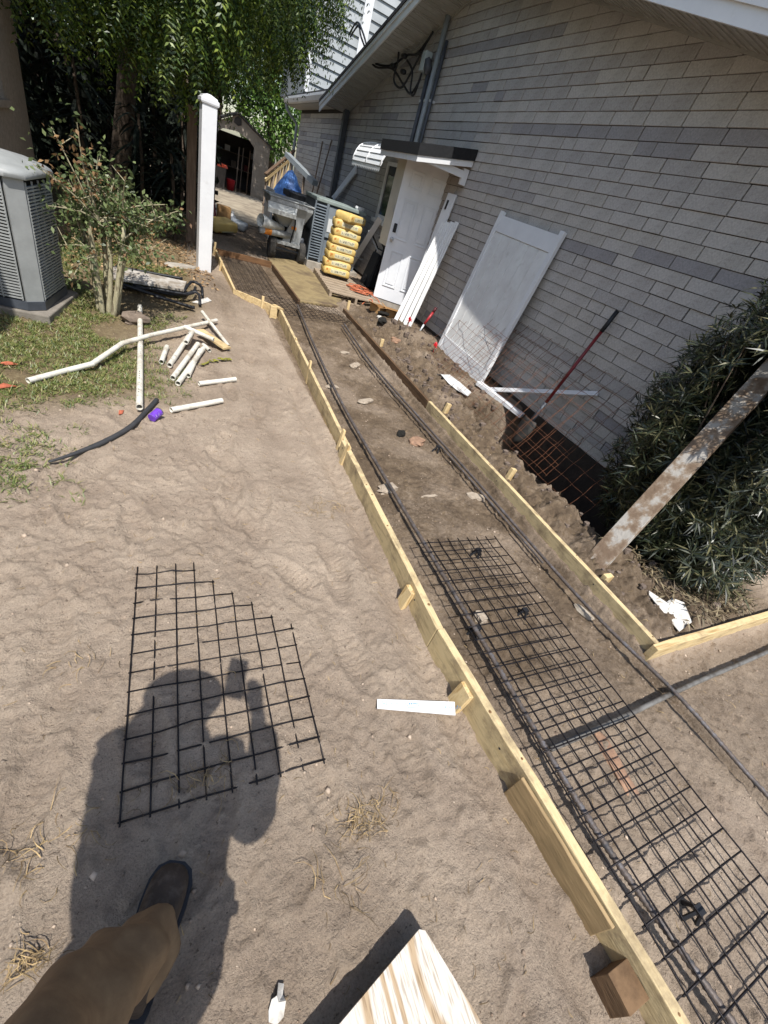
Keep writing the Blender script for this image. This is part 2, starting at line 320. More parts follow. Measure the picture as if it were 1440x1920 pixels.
for n, c in enumerate(cells[:300]):
    wd = round(c[1] - c[0], 2); key = (wd, c[4])
    if key not in cache:
        q = B(); block_geo(q, -wd / 2, wd / 2, -CH / 2, CH / 2, 0); me = bpy.data.meshes.new('brick'); me.from_pydata(q.v, [], q.f); me.materials.append(blockm[c[4]]); cache[key] = me
    o = bpy.data.objects.new('brick', cache[key]); C.objects.link(o); o.parent = H
    o.location = (br.uniform(-.004, .003), (c[0] + c[1]) / 2 - 7.65, (c[2] + c[3]) / 2); o.rotation_euler = (br.uniform(-.004, .004), 0, br.uniform(-.006, .006))
rest = B()
for c in cells[300:]: rest.cur = c[4]; block_geo(rest, *c[:4], x=4.0 + br.uniform(-.004, .003))
for y0, y1, z0, z1, sh in cut:
    if y0 > 13.2: continue
    yy = [y0 + .004 + (y1 - y0 - .008) * k / 4 for k in range(5)]; tp_ = [max(z0 + .006, min(z1 - .002, rake(a) - .004)) for a in yy]
    if max(tp_) - z0 < .012: continue
    rest.cur = sh; rest.add([(x_, a, z0 + .004) for x_ in (4.03, 4.0) for a in yy] + [(x_, a, h_) for x_ in (4.03, 4.0) for a, h_ in zip(yy, tp_)], [(5 + k, 15 + k, 16 + k, 6 + k) for k in range(4)] + [(10 + k, 11 + k, 16 + k, 15 + k) for k in range(4)] + [(k, 5 + k, 6 + k, k + 1) for k in range(4)] + [(0, 10, 15, 5), (4, 9, 19, 14)])
obj('footing', B().bx(3.99, 4.015, 1.0, 13.3, -.7, .1), mat('dark_footing', '3f362d', '2f2822', 8, .95, .4, 40), H)  # dark strip below the blocks, shade of the soil pit painted into its colour
o = obj('far_bricks', rest, blockm, H, kind='stuff')
# soffit, fascia, roof
M_sof = mat('soffit_metal', 'a5a39d', '94928b', 3, .5, .05, 30); M_shing = mat('roof_shingle', '26272a', '36373a', 30, .95, .5, 90)
cs = math.cos(math.atan(.25)); sp = None
for sgn in (-1, 1):
    a = -sgn * math.atan(.25)
    for k in range(20):
        yc = 7.655 + sgn * (.15 + .3 * k)
        if yc < 1.05 or yc > 13.5: continue
        q = B(); q.bx(-.55, .0, -.146 / cs, .146 / cs, 0, .012)
        for r in (-.11, 0, .11): q.bx(-.55, 0, r - .012, r + .012, -.008, .0)
        if sp is None: sp = obj('soffit_panel', q, M_sof, H, local=True); o = sp
        else: o = sp.copy(); C.objects.link(o)
        o.location = (0, yc - 7.65, rake(yc) + .004); o.rotation_euler = (a, 0, 0)
for y0, y1 in ((7.655, 13.75), (.7, 7.655)):
    f = B(); f.prism([(y0, rake(y0) - .03), (y1, rake(y1) - .03), (y1, rake(y1) + .13), (y0, rake(y0) + .13)], 3.425, 3.448, 'x')
    f.prism([(y0, rake(y0) + .07), (y1, rake(y1) + .07), (y1, rake(y1) + .135), (y0, rake(y0) + .135)], 3.405, 3.424, 'x'); obj('fascia', f, M_white, H)
    f = B(); f.prism([(y0, rake(y0) + .135), (y1, rake(y1) + .135), (y1, rake(y1) + .19), (y0, rake(y0) + .19)], 3.39, 9.2, 'x'); obj('roof', f, M_shing, H)
    f = B(); f.prism([(y0, rake(y0) - .02), (y1, rake(y1) - .02), (y1, rake(y1) + .012), (y0, rake(y0) + .012)], 3.975, 3.998, 'x'); obj('soffit_trim', f, M_sof, H)
# lower wing eave behind the gable
q = B().bx(3.62, 4.01, 13.5, 18.6, 2.98, 3.0); obj('soffit', q, M_sof, H)
q = B().bx(3.55, 9.2, 13.76, 18.7, 3.14, 3.2); obj('wing_roof', q, M_shing, H)
q = B().prism([(3.6, 2.99), (3.6, 3.13), (3.47, 3.13), (3.47, 3.08), (3.52, 3.0)], 13.4, 18.6, 'y'); obj('gutter', q, M_white, H)
q = B().tube([(3.53, 18.4, 3.0), (3.6, 18.4, 2.85), (3.93, 18.35, 2.6), (3.95, 18.35, 0)], .045, 8); obj('downspout', q, M_grey, H)
M_dgrey = mat('dark_pipe', '4a4e55', '3b3f45', 8, .5, .05, 40)
q = B().bx(3.87, 3.99, 13.1, 13.24, .2, 2.95); obj('downspout', q, M_dgrey, H)
# siding of the upper storey
U = root('upper_storey', (5.5, 18, 3.2), 'white lapped siding upper storey rising behind the gutter', 'building')
M_sid = mat('white_siding', '9ea2a3', '8f9394', 2, .6, .05, 20)
obj('wall', B().bx(3.62, 9, 16.06, 20, 3.21, 7.2), M_sid, U)
for k in range(19):
    z = 3.22 + k * .21; q = B(); q.add([(3.6, 16.055, z), (9, 16.055, z), (9, 16.055, z + .22), (3.6, 16.055, z + .22), (3.6, 16.0, z), (9, 16.0, z), (9, 16.04, z + .207), (3.6, 16.04, z + .207)], [(0, 1, 2, 3), (4, 7, 6, 5), (0, 4, 5, 1), (1, 5, 6, 2), (2, 6, 7, 3), (3, 7, 4, 0)]); obj('siding_board', q, M_sid, U)
obj('corner_trim', B().bx(3.5, 3.6, 15.97, 16.1, 3.21, 7.2), M_white, U); obj('corner_trim', B().bx(4.75, 4.98, 15.95, 15.998, 3.9, 7.2), M_white, U)

# conduits and cable bundle on the wall
for y, r, z1, mm, lab in ((9.06, .035, 3.35, M_dgrey, 'dark service conduit on block wall, farthest of the three pipes'), (8.86, .042, 4.02, M_grey, 'light grey service conduit on block wall, middle of the three pipes'), (8.68, .028, 3.72, M_dgrey, 'slim dark conduit on block wall, nearest of the three pipes')):
    c = root('conduit', (3.94, y, .3), lab, 'conduit', 'conduits on the block wall')
    obj('pipe', B().tube([(3.94, y, .25), (3.94, y, 2), (3.94, y, z1)], r, 12), mm, c, smooth=True)
    for z in (2.0, 3.0): obj('strap', B().bx(3.94 - r - .006, 4.0, y - .02, y + .02, z, z + .035), M_alum, c)
    if y == 9.06: obj('junction_box', B().bx(3.84, 3.96, 9.12, 9.27, 3.38, 3.62), mat('box_grey', 'aab5b6', '98a3a5', 4, .5, .03, 30), c, bevel=.008); obj('weather_head', B().lathe((3.93, 9.06, 3.35), [(.05, 0), (.07, .08), (.05, .18), (.0, .2)], 10, (-.3, .1, 1)), M_dgrey, c, smooth=True)
cab = B()
for pth in ([(3.45, 12.2, 3.9), (3.4, 11.6, 3.98), (3.42, 11.35, 3.8), (3.6, 11.0, 3.52), (3.8, 10.5, 3.5), (3.86, 10.0, 3.62), (3.88, 9.6, 3.62), (3.9, 9.3, 3.78)],
            [(3.44, 12.3, 3.93), (3.39, 11.7, 4.03), (3.43, 11.3, 3.85), (3.62, 10.95, 3.47), (3.8, 10.4, 3.45), (3.87, 9.9, 3.25), (3.9, 9.5, 3.12), (3.9, 9.25, 3.3)],
            [(3.8, 10.35, 3.8), (3.8, 10.2, 3.55), (3.82, 10.25, 3.3), (3.86, 9.9, 3.2), (3.88, 9.6, 3.45), (3.9, 9.4, 3.7), (3.9, 9.2, 3.85)],
            [(3.85, 9.9, 3.55), (3.87, 9.6, 3.4), (3.88, 9.5, 3.15), (3.88, 9.3, 3.1), (3.88, 9.2, 3.36)], [(3.86, 9.6, 3.6), (3.9, 9.25, 3.62), (3.91, 9.1, 3.52)]):
    cab.tube(interp(pth, 40), .017, 6)
for p in ((3.8, 10.4, 3.48), (3.84, 10.05, 3.6), (3.86, 9.98, 3.4)): cab.tube([Vector(p) - Vector((0, .07, 0)), Vector(p) + Vector((0, .07, .02))], .035, 8)
obj('service_cable', cab, M_black, None, 'tangled black service cables hanging under the soffit by the conduits', 'cable', smooth=True)
# ---------------- form boards ----------------
def fboard(name, p0, p1, z0, z1, th, m, lab, cat='form board', group=None, bev=.003):
    mb = B(); a, b_ = Vector((p0[0], p0[1], (z0 + z1) / 2)), Vector((p1[0], p1[1], (z0 + z1) / 2)); n = 10; d, s, u = frame(b_ - a); rr = random.Random(hash(lab) % 1000)
    vs = []
    for i in range(n + 1):
        p = a.lerp(b_, i / n); j = [rr.uniform(-.002, .002) for _ in range(3)]
        for q, h in ((-1, -1), (1, -1), (1, 1), (-1, 1)): vs.append(p + s * (q * th / 2 + j[0]) + u * (h * (z1 - z0) / 2 + (j[1] if h > 0 else 0)))
    fs = [(0, 3, 2, 1), tuple(4 * n + k for k in range(4))] + [(4 * i + k, 4 * i + (k + 1) % 4, 4 * i + 4 + (k + 1) % 4, 4 * i + 4 + k) for i in range(n) for k in range(4)]
    mb.add(vs, fs); return obj(name, mb, m, None, lab, cat, group, bevel=bev)
G1 = 'form boards along the walkway'
M_pine2 = mat('pine_dirty', 'bca67a', '94805c', 5, .85, .3, 25, (9, 1, 9), c3='c8b48a', lo=.3, hi=.72, dirt=('6a5947', 7, .47, .7, .8)); M_old2 = mat('brown_board', '4b3623', '6b5138', 4, .85, .3, 25, (9, 1, 9), c3='59442f')
fboard('form_board', (1.235, -.83), (1.122, .876), -.1, .13, .038, M_pine2, 'pale pine form board on the camera side of the wire mesh, nearest stretch', group=G1)
fboard('form_board', (1.122, .878), (1.173, 2.56), -.1, .128, .038, M_pine2, 'pale pine form board left of the walkway, from mesh end to paired stakes', group=G1)
fboard('form_board', (1.205, 2.5), (1.352, 5.96), -.06, .1, .03, M_pine2, 'long pale form board left of the walkway, between paired stakes and the bend', group=G1)
fboard('form_board', (1.162, -.2), (1.133, .23), -.12, .122, .014, mat('grey_pine', 'a58c66', '84704f', 5, .85, .25, 25, (9, 1, 9)), 'short greyish board nailed outside the nearest form board', group=G1)
fboard('form_board', (1.35, 5.95), (.86, 6.4), -.05, .09, .034, M_pinex, 'orange pine form board turning left at the walkway bend', group=G1)
fboard('form_board', (.84, 6.42), (.8, 9.0), -.04, .09, .03, M_pine, 'pine form board beside the white post at the far mesh', group=G1)
fboard('form_board', (2.475, .575), (2.47, 3.56), -.07, .09, .038, M_pine2, 'pale pine form board right of the walkway, nearer stretch', group=G1)
fboard('form_board', (2.47, 3.57), (2.50, 6.7), -.07, .085, .034, M_old2, 'dark brown soiled form board right of the walkway, farther stretch', group=G1)
fboard('form_board', (2.43, .555), (4.6, .575), -.06, .09, .04, M_pinex, 'pine form board heading right from the walkway corner', group=G1)
fboard('form_board', (.8, 8.93), (1.78, 8.98), -.04, .09, .034, mat('brown_board_x', '5a3f28', '7a5a3c', 4, .85, .3, 25, (1, 9, 9)), 'reddish brown cross board closing the far mesh bed', group=G1)
fboard('form_board', (1.80, 6.75), (1.80, 8.95), -.03, .06, .03, M_old2, 'dark board edging the tan concrete slab', group=G1)
nm = mat('nail_head', '4a4a4c', '333335', 30, .5, 0, metal=.6); kn = mat('knot', '7a5a38', '5d4227', 40, .8, .1, 60)
def marks(o, p0, p1, zt, ys, xoff, seed):
    r_ = random.Random(seed)
    for y in ys:
        t_ = (y - p0[1]) / (p1[1] - p0[1]); x = p0[0] + (p1[0] - p0[0]) * t_
        obj('nail_head', B().lathe((x + xoff, y, zt - .03 - r_.random() * .03), [(0, 0), (.005, 0), (.005, .002), (0, .002)], 8, (-1 if xoff < 0 else 1, 0, 0)), nm, o)
    for _ in range(4):
        t_ = r_.random(); x = p0[0] + (p1[0] - p0[0]) * t_; y = p0[1] + (p1[1] - p0[1]) * t_
        obj('knot', B().lathe((x + r_.uniform(-.008, .008), y, zt - .0005), [(0, 0), (r_.uniform(.005, .009), 0), (.004, .0022), (0, .0023)], 9), kn, o)
FB = [o_ for o_ in bpy.data.objects if o_.name.startswith('form_board')]
marks(FB[0], (1.235, -.83), (1.122, .876), .13, (-.5, .35, .6), -.0195, 1); marks(FB[1], (1.122, .878), (1.173, 2.56), .128, (1.1, 1.2, 2.5), -.02, 2); marks(FB[6], (2.475, .575), (2.47, 3.56), .09, (1.05, 2.2, 3.3), -.02, 3)
# bracing stakes and blocks
GS = 'stakes bracing the form boards'
def stake(p, top, sz, m, lab, lean=(0, 0)):
    a = Vector((p[0], p[1], -.1)); b_ = Vector((p[0] + lean[0], p[1] + lean[1], top)); mb = B().beam(a, b_, sz[0], sz[1], (0, 1, 0)); return obj('stake', mb, m, None, lab, 'stake', GS, bevel=.002)
stake((1.136, -.31), .085, (.088, .085), mat('endgrain', '54402c', '735a40', 14, .9, .4, 30, (1, 1, 6)), 'dark end grain block beside the nearest form board')
stake((1.088, .59), .1, (.03, .075), M_pinez, 'split pine block by the white lettered strip, outside the board', (.03, 0))
stake((1.072, 1.15), .095, (.028, .065), M_pinez, 'split pine block outside the board beside mesh end', (.03, 0))
stake((1.13, 2.45), .17, (.016, .045), M_pinez, 'flat thin stake, nearer of the paired stakes', (.03, -.02))
stake((1.16, 2.62), .17, (.02, .04), M_pinez, 'thin stake, farther of the paired stakes', (.03, .02))
stake((1.255, 3.95), .17, (.018, .04), M_pinez, 'thin upright stake midway along the left form board', (.01, .03))
stake((1.3, 4.75), .12, (.016, .035), M_pinez, 'small stake on the left board before the bend')
stake((1.15, 6.06), .16, (.03, .03), M_pinez, 'short stake on the bend board face', (0, .02))
stake((1.27, 5.93), .105, (.09, .05), M_pinex, 'round cut block at the bend board end')
stake((.76, 7.75), .14, (.03, .03), M_pinez, 'thin stake on board beside the white post, nearer one', (.04, 0))
stake((.77, 8.8), .2, (.035, .03), M_pinez, 'thin stake beside the white post, farther one', (.02, 0))
stake((2.565, 1.06), .115, (.075, .035), M_pinez, 'stub stake behind the right board near the leaning plank')
stake((2.54, 2.2), .17, (.05, .035), M_pinez, 'stub stake behind the right board below the rusty mesh', (.03, 0))
stake((2.54, 3.36), .17, (.05, .035), M_pinez, 'stub stake behind the right board at the colour change', (.03, 0))
stake((2.55, 5.2), .16, (.045, .03), M_pinez, 'pale stub stake behind the dark right board')
stake((2.58, 6.75), .2, (.04, .03), M_pinez, 'small pointed stake in front of the pallet', (0, .01))
obj('wood_scrap', B().beam((1.28, 6.0, .1), (1.36, 5.85, .1), .05, .02), M_pinex, None, 'little wood scrap on top of the bend board', 'wood scrap')
# ---------------- wire meshes ----------------
def mesh_sheet(name, o, du, dv, nu, nv, sp, r, m, lab, group, sag=.0, trim=None, spu=None, ext=.02, gnd=False):
    """wires: nu along dv, nv along du"""
    o = Vector(o); du = Vector(du).normalized(); dv = Vector(dv).normalized(); n_ = du.cross(dv); spu = spu or sp
    R = root(name, o, lab, 'wire mesh', group); rr = random.Random(len(lab))
    lu = spu * (nu - 1); lv = sp * (nv - 1); cache = {}
    def wire(base, d, a, b_, off):
        key = (round(a, 3), round(b_, 3), tuple(d), off)
        if gnd: key = key + tuple(base)
        if key not in cache:
            k = max(5, int((b_ - a) / .09)); pts = []
            for i in range(k + 1):
                t = a + (b_ - a) * i / k; p = d * t + n_ * (off + sag * rr.uniform(-1, 1))
                if gnd: q = base + p; p = p + Vector((0, 0, gz1(q.x + o.x, q.y + o.y) + rr.uniform(.001, .008) - (q.z + o.z - .003)))
                pts.append(p)
            q = B().tube(pts, r, 5); me = bpy.data.meshes.new('wire'); me.from_pydata([tuple(x) for x in q.v], [], q.f); me.materials.append(m); me.polygons.foreach_set('use_smooth', [True] * len(me.polygons)); cache[key] = me
        w_ = bpy.data.objects.new('wire', cache[key]); C.objects.link(w_); w_.parent = R; w_.location = base
    for i in range(nu):
        v1 = lv if trim is None else trim('v', i) * sp; wire(du * (spu * i), dv, -ext, v1 + ext, r)
    for j in range(nv):
        u1 = lu if trim is None else trim('u', j) * spu; wire(dv * (sp * j), du, -ext * .5, u1 + ext * .5, -r)
    return R
GM = 'welded wire mesh sheets'
mesh_sheet('wire_mesh', (1.325, -.78, .055), (1, .0, 0), (.005, 1, 0), 9, 31, .0765, .0034, M_wire, 'long black wire mesh panel lying on the walkway beside the near form board', GM, .003)
mesh_sheet('wire_mesh', (-.138, .513, .012), (1, 0.0, 0), (.012, 1, 0), 9, 13, .079, .003, M_wire, 'loose black wire mesh with stepped corner lying on the bare soil', GM, 0,
           trim=lambda k, i: ((12.5, 12.4, 12.5, 12.5, 11, 10, 9, 8, 7.2)[i] if k == 'v' else (8 if i <= 7 else 15 - i if i < 12 else 3)), spu=.0763, ext=.012, gnd=True)
mesh_sheet('wire_mesh', (.93, 6.72, .03), (1, 0, 0), (0, 1, 0), 9, 28, .0765, .003, M_wire, 'black wire mesh in the far walkway bed by the white post', GM, .004)
mesh_sheet('wire_mesh', (1.42, 5.95, .025), (1, .22, 0), (-.1, 1, 0), 15, 11, .0765, .003, M_wire, 'black wire mesh strip lying before the tan concrete slab', GM, .004)
GR = 'rusty remesh sheets leaning at the block wall'
mesh_sheet('wire_mesh', (3.06, 1.75, .02), (.03, 1, 0), (.69, .12, .72), 19, 9, .15, .0017, M_rust, 'large rusty remesh sheet spanning the dark pit up to the block wall', GR, .012)
mesh_sheet('wire_mesh', (3.12, 2.3, .05), (-.02, 1, .03), (.66, .2, .62), 16, 8, .15, .0017, M_rust, 'second rusty remesh sheet overlapping the large one above the pit', GR, .014)
mesh_sheet('wire_mesh', (3.22, 4.25, .08), (.12, 1, .02), (.55, .12, .66), 9, 6, .15, .0017, M_rust, 'rusty remesh piece resting across the white fence panel', GR, .014)
# ---------------- rebar and pipe ----------------
def rebar(path, r, lab, step=.011):
    L_ = sum((Vector(b_) - Vector(a)).length for a, b_ in zip(path, path[1:])); n = int(L_ / step); P = interp(path, n)
    return obj('rebar', B().tube(P, [r * (1.2 if i % 2 else .9) for i in range(n)], 8), M_rebar, None, lab, 'rebar', 'rebar laid along the walkway', smooth=True)
rebar([(1.72, 6.5, .04), (1.56, 4.9, .03), (1.45, 3.4, .02), (1.42, 2.17, .02), (1.40, .85, .022), (1.385, .07, .025), (1.43, -.36, .03), (1.5, -.85, .03)], .012, 'long ribbed rebar running under the black mesh, beside the left board', .0085)
rebar([(2.32, 6.1, .02), (2.22, 4.6, .015), (2.24, 3.2, .015), (2.27, 2.2, .015), (2.285, .95, .02), (2.34, .32, .045), (2.38, -.15, .02), (2.43, -.8, .02)], .0105, 'long ribbed rebar along the right board, lying over the grey pipe')
rebar([(2.26, 6.0, .015), (2.17, 4.6, .015), (2.19, 3.2, .015), (2.22, 2.2, .015), (2.235, 1.3, .015)], .0075, 'shorter rebar lying just left of the right hand rebar', .014)
obj('pipe', B().tube(interp([(1.42, .3, .012), (1.84, .31, .012), (2.57, .34, .02), (3.4, .36, .02), (4.4, .4, .02)], 24), .0125, 10), mat('grey_pipe', '6c6a66', '4c4843', 20, .6, .1, 60), None, 'grey pipe crossing the walkway under mesh and rebar', 'pipe', smooth=True)
ch = None
for k, (x, y, lab) in enumerate(((1.80, 1.47, 'black plastic rebar chair under far end of the long mesh'), (1.83, .98, 'black plastic rebar chair under right edge of the long mesh'), (1.43, .92, 'black plastic rebar chair under the left rebar'), (1.62, -.3, 'black plastic rebar chair under nearest mesh'), (2.17, 2.75, 'black rebar chair under the right hand bars'))):
    z = gz1(x, y)
    R = root('rebar_chair', (x, y, z), lab, 'rebar chair', 'rebar chairs')
    if ch is None:
        for a in range(4): obj('leg', B().tube([(.045 * math.cos(a * 1.57), .03 * math.sin(a * 1.57), 0), (.01 * math.cos(a * 1.57), .01 * math.sin(a * 1.57), .05)], [.008, .006], 6), M_black, R, local=True)
        obj('saddle', B().box((0, 0, .052), (.035, .03, .01)), M_black, R, local=True); ch = R
    else:
        for c in ch.children: copy_tree(c, R)
# ---------------- stones, bricks, scraps ----------------
def rockmesh(c, s, seed, n=9, k=7, flat=1.0, rz=0):
    rr = random.Random(seed); vs = []; M = Matrix.Rotation(rz, 3, 'Z')
    for i in range(k + 1):
        th = math.pi * i / k
        for j in range(n):
            ph = 2 * math.pi * j / n; q = 1 + rr.uniform(-.24, .24); sq = max(abs(math.cos(ph)), abs(math.sin(ph))) ** flat
            p = Vector((math.sin(th) * math.cos(ph) * s[0] / sq * q * .8, math.sin(th) * math.sin(ph) * s[1] / sq * q * .8, max(-.8, min(.75, math.cos(th) * 1.2)) * s[2] * (1 + rr.uniform(-.1, .1)))); vs.append(M @ p + Vector(c))
    fs = [(i * n + j, (i + 1) * n + j, (i + 1) * n + (j + 1) % n, i * n + (j + 1) % n) for i in range(k) for j in range(n)]
    return B().add(vs, fs)
M_brick = mat('old_brick', '9a7a62', '7a6150', 18, .95, .5, 60); M_dirty = mat('soiled_concrete', '8d8070', '6a5d50', 14, .95, .5, 60, c3='a29584')
def rock(x, y, s, m, lab, cat, seed, rz=0, dz=.0, name=None, flat=1):
    z = gz1(x, y) + s[2] * .55 + dz; return obj(name or cat.replace(' ', '_'), rockmesh((x, y, z), s, seed, rz=rz, flat=flat), m, None, lab, cat)
rock(2.04, 2.9, (.10, .075, .03), M_brick, 'broken reddish brick lying mid walkway', 'brick', 3, .6)
rock(1.92, 3.02, (.05, .04, .035), M_dark, 'small dark clod left of the broken brick', 'clod', 4)
rock(1.43, 2.17, (.11, .06, .02), M_dirty, 'pale concrete chip under the left rebar', 'concrete chip', 5, .4)
rock(2.2, 2.08, (.10, .05, .02), M_dirty, 'pale chip beside the right hand bars, nearer one', 'concrete chip', 6, -.4)
rock(1.8, 3.65, (.14, .05, .02), M_dirty, 'flat chip at the middle of the walkway behind the brick', 'concrete chip', 7, .5)
rock(2.3, .92, (.03, .09, .02), mat('pale_stone', 'b0a696', '8c8070', 14, .9, .4, 60), 'whitish chip between the right rebar and its shadow', 'concrete chip', 8, .2)
rock(1.75, .18, (.05, .17, .02), M_brick, 'pinkish brick half buried under the near mesh', 'brick', 9, -.2, -.01)
rock(1.76, 2.1, (.09, .012, .012), M_dirty, 'thin pale sliver beside a dark pit mid walkway', 'concrete chip', 10, .1)
rock(1.52, 1.0, (.045, .05, .03), M_dirty, 'buff stone between left board and rebar', 'stone', 12)
rock(2.0, 4.6, (.12, .05, .025), M_dirty, 'long soil covered chip far along the right bars', 'concrete chip', 13, .8)
rock(1.5, 3.9, (.09, .04, .02), M_dirty, 'pale flake under the left rebar, farther along', 'concrete chip', 14, .3)
rock(-.25, 4.74, (.13, .08, .06), mat('brown_stone', '7d6f62', '65594e', 10, .95, .5, 40), 'flat brown stone resting on the upright PVC pipe', 'stone', 15, .3, .02)
rock(2.0, 5.0, (.08, .05, .02), M_dirty, 'chip near the far end of the right bars', 'concrete chip', 16, .2)
def scrap(x, y, pts, m, lab, cat, rz=0, th=.004, lift=.006):
    c, s_ = math.cos(rz), math.sin(rz); n = len(pts); rr = random.Random(len(lab)); P = [(x + a * c - b_ * s_, y + a * s_ + b_ * c) for a, b_ in pts]
    zz = [gz1(px, py) + lift + rr.uniform(0, .012) for px, py in P]; mb = B()
    cx, cy, cz = sum(p[0] for p in P) / n, sum(p[1] for p in P) / n, sum(zz) / n + .012
    top = [(px, py, z + th) for (px, py), z in zip(P, zz)]; bot = [(px, py, z) for (px, py), z in zip(P, zz)]
    mb.add(top + bot + [(cx, cy, cz + th), (cx, cy, cz)], [(k, (k + 1) % n, 2 * n) for k in range(n)] + [(n + (k + 1) % n, n + k, 2 * n + 1) for k in range(n)] + [(n + k, n + (k + 1) % n, (k + 1) % n, k) for k in range(n)])
    return obj(cat.replace(' ', '_'), mb, m, None, lab, cat)
M_paper = mat('crumpled_paper', 'cdcac3', 'a5a097', 20, .9, .6, 30)
scrap(.215, .015, [(-.018, -.026), (.0, -.034), (.017, -.024), (.02, .0), (.014, .012), (.018, .03), (.004, .034), (-.002, .012), (-.014, .008), (-.02, -.008)], M_paper, 'torn white paper scrap at bottom edge of the soil', 'paper scrap', -.2)
scrap(.4, 5.7, [(-.05, -.12), (.06, -.1), (.05, .1), (-.03, .13)], M_paper, 'crumpled white scrap on soil beyond the pipe pile', 'paper scrap', -.7)
scrap(2.93, .74, [(-.03, -.1), (.09, -.08), (.12, .04), (.06, .09), (-.02, .08), (-.07, .18), (-.08, .16)], M_paper, 'torn white plastic scrap by the right corner board', 'plastic scrap', 0)
scrap(3.12, 4.2, [(-.13, .1), (-.05, .26), (.12, .22), (.1, -.02), (.16, -.22), (.05, -.3), (.02, -.12), (-.1, -.05)], M_whited, 'jagged broken white vinyl shard below the fence panel', 'vinyl shard', .1, .006, .02)
# lettered strip
R = root('vinyl_strip', (.91, .595, 0), 'thin white vinyl strip with blue print lying on the soil', 'vinyl strip'); z = gz1(.91, .595) + .014
zs = [gz1(.74, .655), gz1(.91, .6), gz1(1.1, .535)]
P = [(.728, .636), (.742, .672), (1.072, .579), (1.046, .527)]; zz = [z, z, z + .006, z + .006]
obj('strip', B().add([(x, y, q) for (x, y), q in zip(P, zz)] + [(x, y, q - .004) for (x, y), q in zip(P, zz)], [(0, 3, 2, 1), (4, 5, 6, 7), (0, 1, 5, 4), (1, 2, 6, 5), (2, 3, 7, 6), (3, 0, 4, 7)]), M_white, R)
M_ink = mat('blue_ink', '2f6f9c', '3d86b8', 60, .7, 0); pr = B(); rr = random.Random(5)
dd = Vector((.372, -.116, .006)).normalized(); ss = Vector((.3, .95, 0)).normalized()
for k in list(range(0, 17)) + list(range(26, 36)):
    base = Vector((.752, .650, z + .0008)) + dd * (.0098 * k)
    for _ in range(3):
        a, b_ = rr.uniform(0, .006), rr.uniform(-.006, .006); ln = rr.uniform(.004, .009); hor = rr.random() < .4
        pr.beam(base + dd * a + ss * b_, base + dd * (a + (ln * .6 if hor else .0005)) + ss * (b_ + (0 if hor else ln)), .0014, .0006)
for a in (-.009, .009): pr.beam(Vector((.752, .65, z + .001)) + dd * .108 + ss * a, Vector((.752, .65, z + .001)) + dd * .16 + ss * a, .0016, .0006)
obj('print', pr, M_ink, R)
# plywood offcut propped on a block
c0 = Vector((.60, .01, .1)); e1 = Vector((-.958, -.284, 0)); e2 = Vector((.316, -.949, 0))
m, t, b = newmat('plywood'); N = t.nodes.new; L = t.links.new
tc = N('ShaderNodeTexCoord'); mp = N('ShaderNodeMapping'); mp.inputs['Rotation'].default_value = (0, 0, math.radians(18)); mp.inputs['Scale'].default_value = (5.5, 1.3, 1); L(tc.outputs['Object'], mp.inputs[0])
n1 = N('ShaderNodeTexNoise'); n1.inputs['Scale'].default_value = 1.4; n1.inputs['Detail'].default_value = .3; n1.inputs['Distortion'].default_value = .2; L(mp.outputs[0], n1.inputs['Vector'])
sn = N('ShaderNodeMath'); sn.operation = 'MULTIPLY'; sn.inputs[1].default_value = 40; L(n1.outputs['Fac'], sn.inputs[0]); s1 = N('ShaderNodeMath'); s1.operation = 'SINE'; L(sn.outputs[0], s1.inputs[0]); s2 = N('ShaderNodeMath'); s2.operation = 'MULTIPLY_ADD'; s2.inputs[1].default_value = .5; s2.inputs[2].default_value = .5; L(s1.outputs[0], s2.inputs[0])
r = N('ShaderNodeValToRGB'); e = r.color_ramp.elements; e[0].position = .45; e[0].color = srgb('c4bcb0'); e[1].position = .85; e[1].color = srgb('a58f72'); L(s2.outputs[0], r.inputs[0])
fn = N('ShaderNodeTexNoise'); fn.inputs['Scale'].default_value = 60; mp2 = N('ShaderNodeMapping'); mp2.inputs['Rotation'].default_value = (0, 0, math.radians(18)); mp2.inputs['Scale'].default_value = (4, .3, 1); L(tc.outputs['Object'], mp2.inputs[0]); L(mp2.outputs[0], fn.inputs['Vector'])
r2 = N('ShaderNodeValToRGB'); r2.color_ramp.elements[0].position = .36; r2.color_ramp.elements[0].color = srgb('b0a595'); r2.color_ramp.elements[1].position = .5; r2.color_ramp.elements[1].color = (1, 1, 1, 1); L(fn.outputs['Fac'], r2.inputs[0])
mx = N('ShaderNodeMix'); mx.data_type = 'RGBA'; mx.blend_type = 'MULTIPLY'; mx.inputs['Factor'].default_value = .6; L(r.outputs[0], mx.inputs['A']); L(r2.outputs[0], mx.inputs['B']); L(mx.outputs['Result'], b.inputs['Base Color']); b.inputs['Roughness'].default_value = .8
bp = N('ShaderNodeBump'); bp.inputs['Strength'].default_value = .3; bp.inputs['Distance'].default_value = .002; L(fn.outputs['Fac'], bp.inputs['Height']); L(bp.outputs[0], b.inputs['Normal'])
q0, q1, q2, q3 = c0, c0 + e1 * .46, c0 + e1 * .46 + e2 * .9, c0 + e2 * .9; cn = .012
poly = [c0 + e1 * cn, q1, q2, q3, c0 + e2 * cn]
mb = B(); mb.add([tuple(p) for p in poly] + [tuple(p - Vector((0, 0, .014))) for p in poly], [(0, 1, 2, 3, 4), (9, 8, 7, 6, 5)] + [(k, k + 5, (k + 1) % 5 + 5, (k + 1) % 5) for k in range(5)])
obj('plywood_offcut', mb, m, None, 'pale plywood offcut with bold grain at the bottom of the picture', 'plywood')
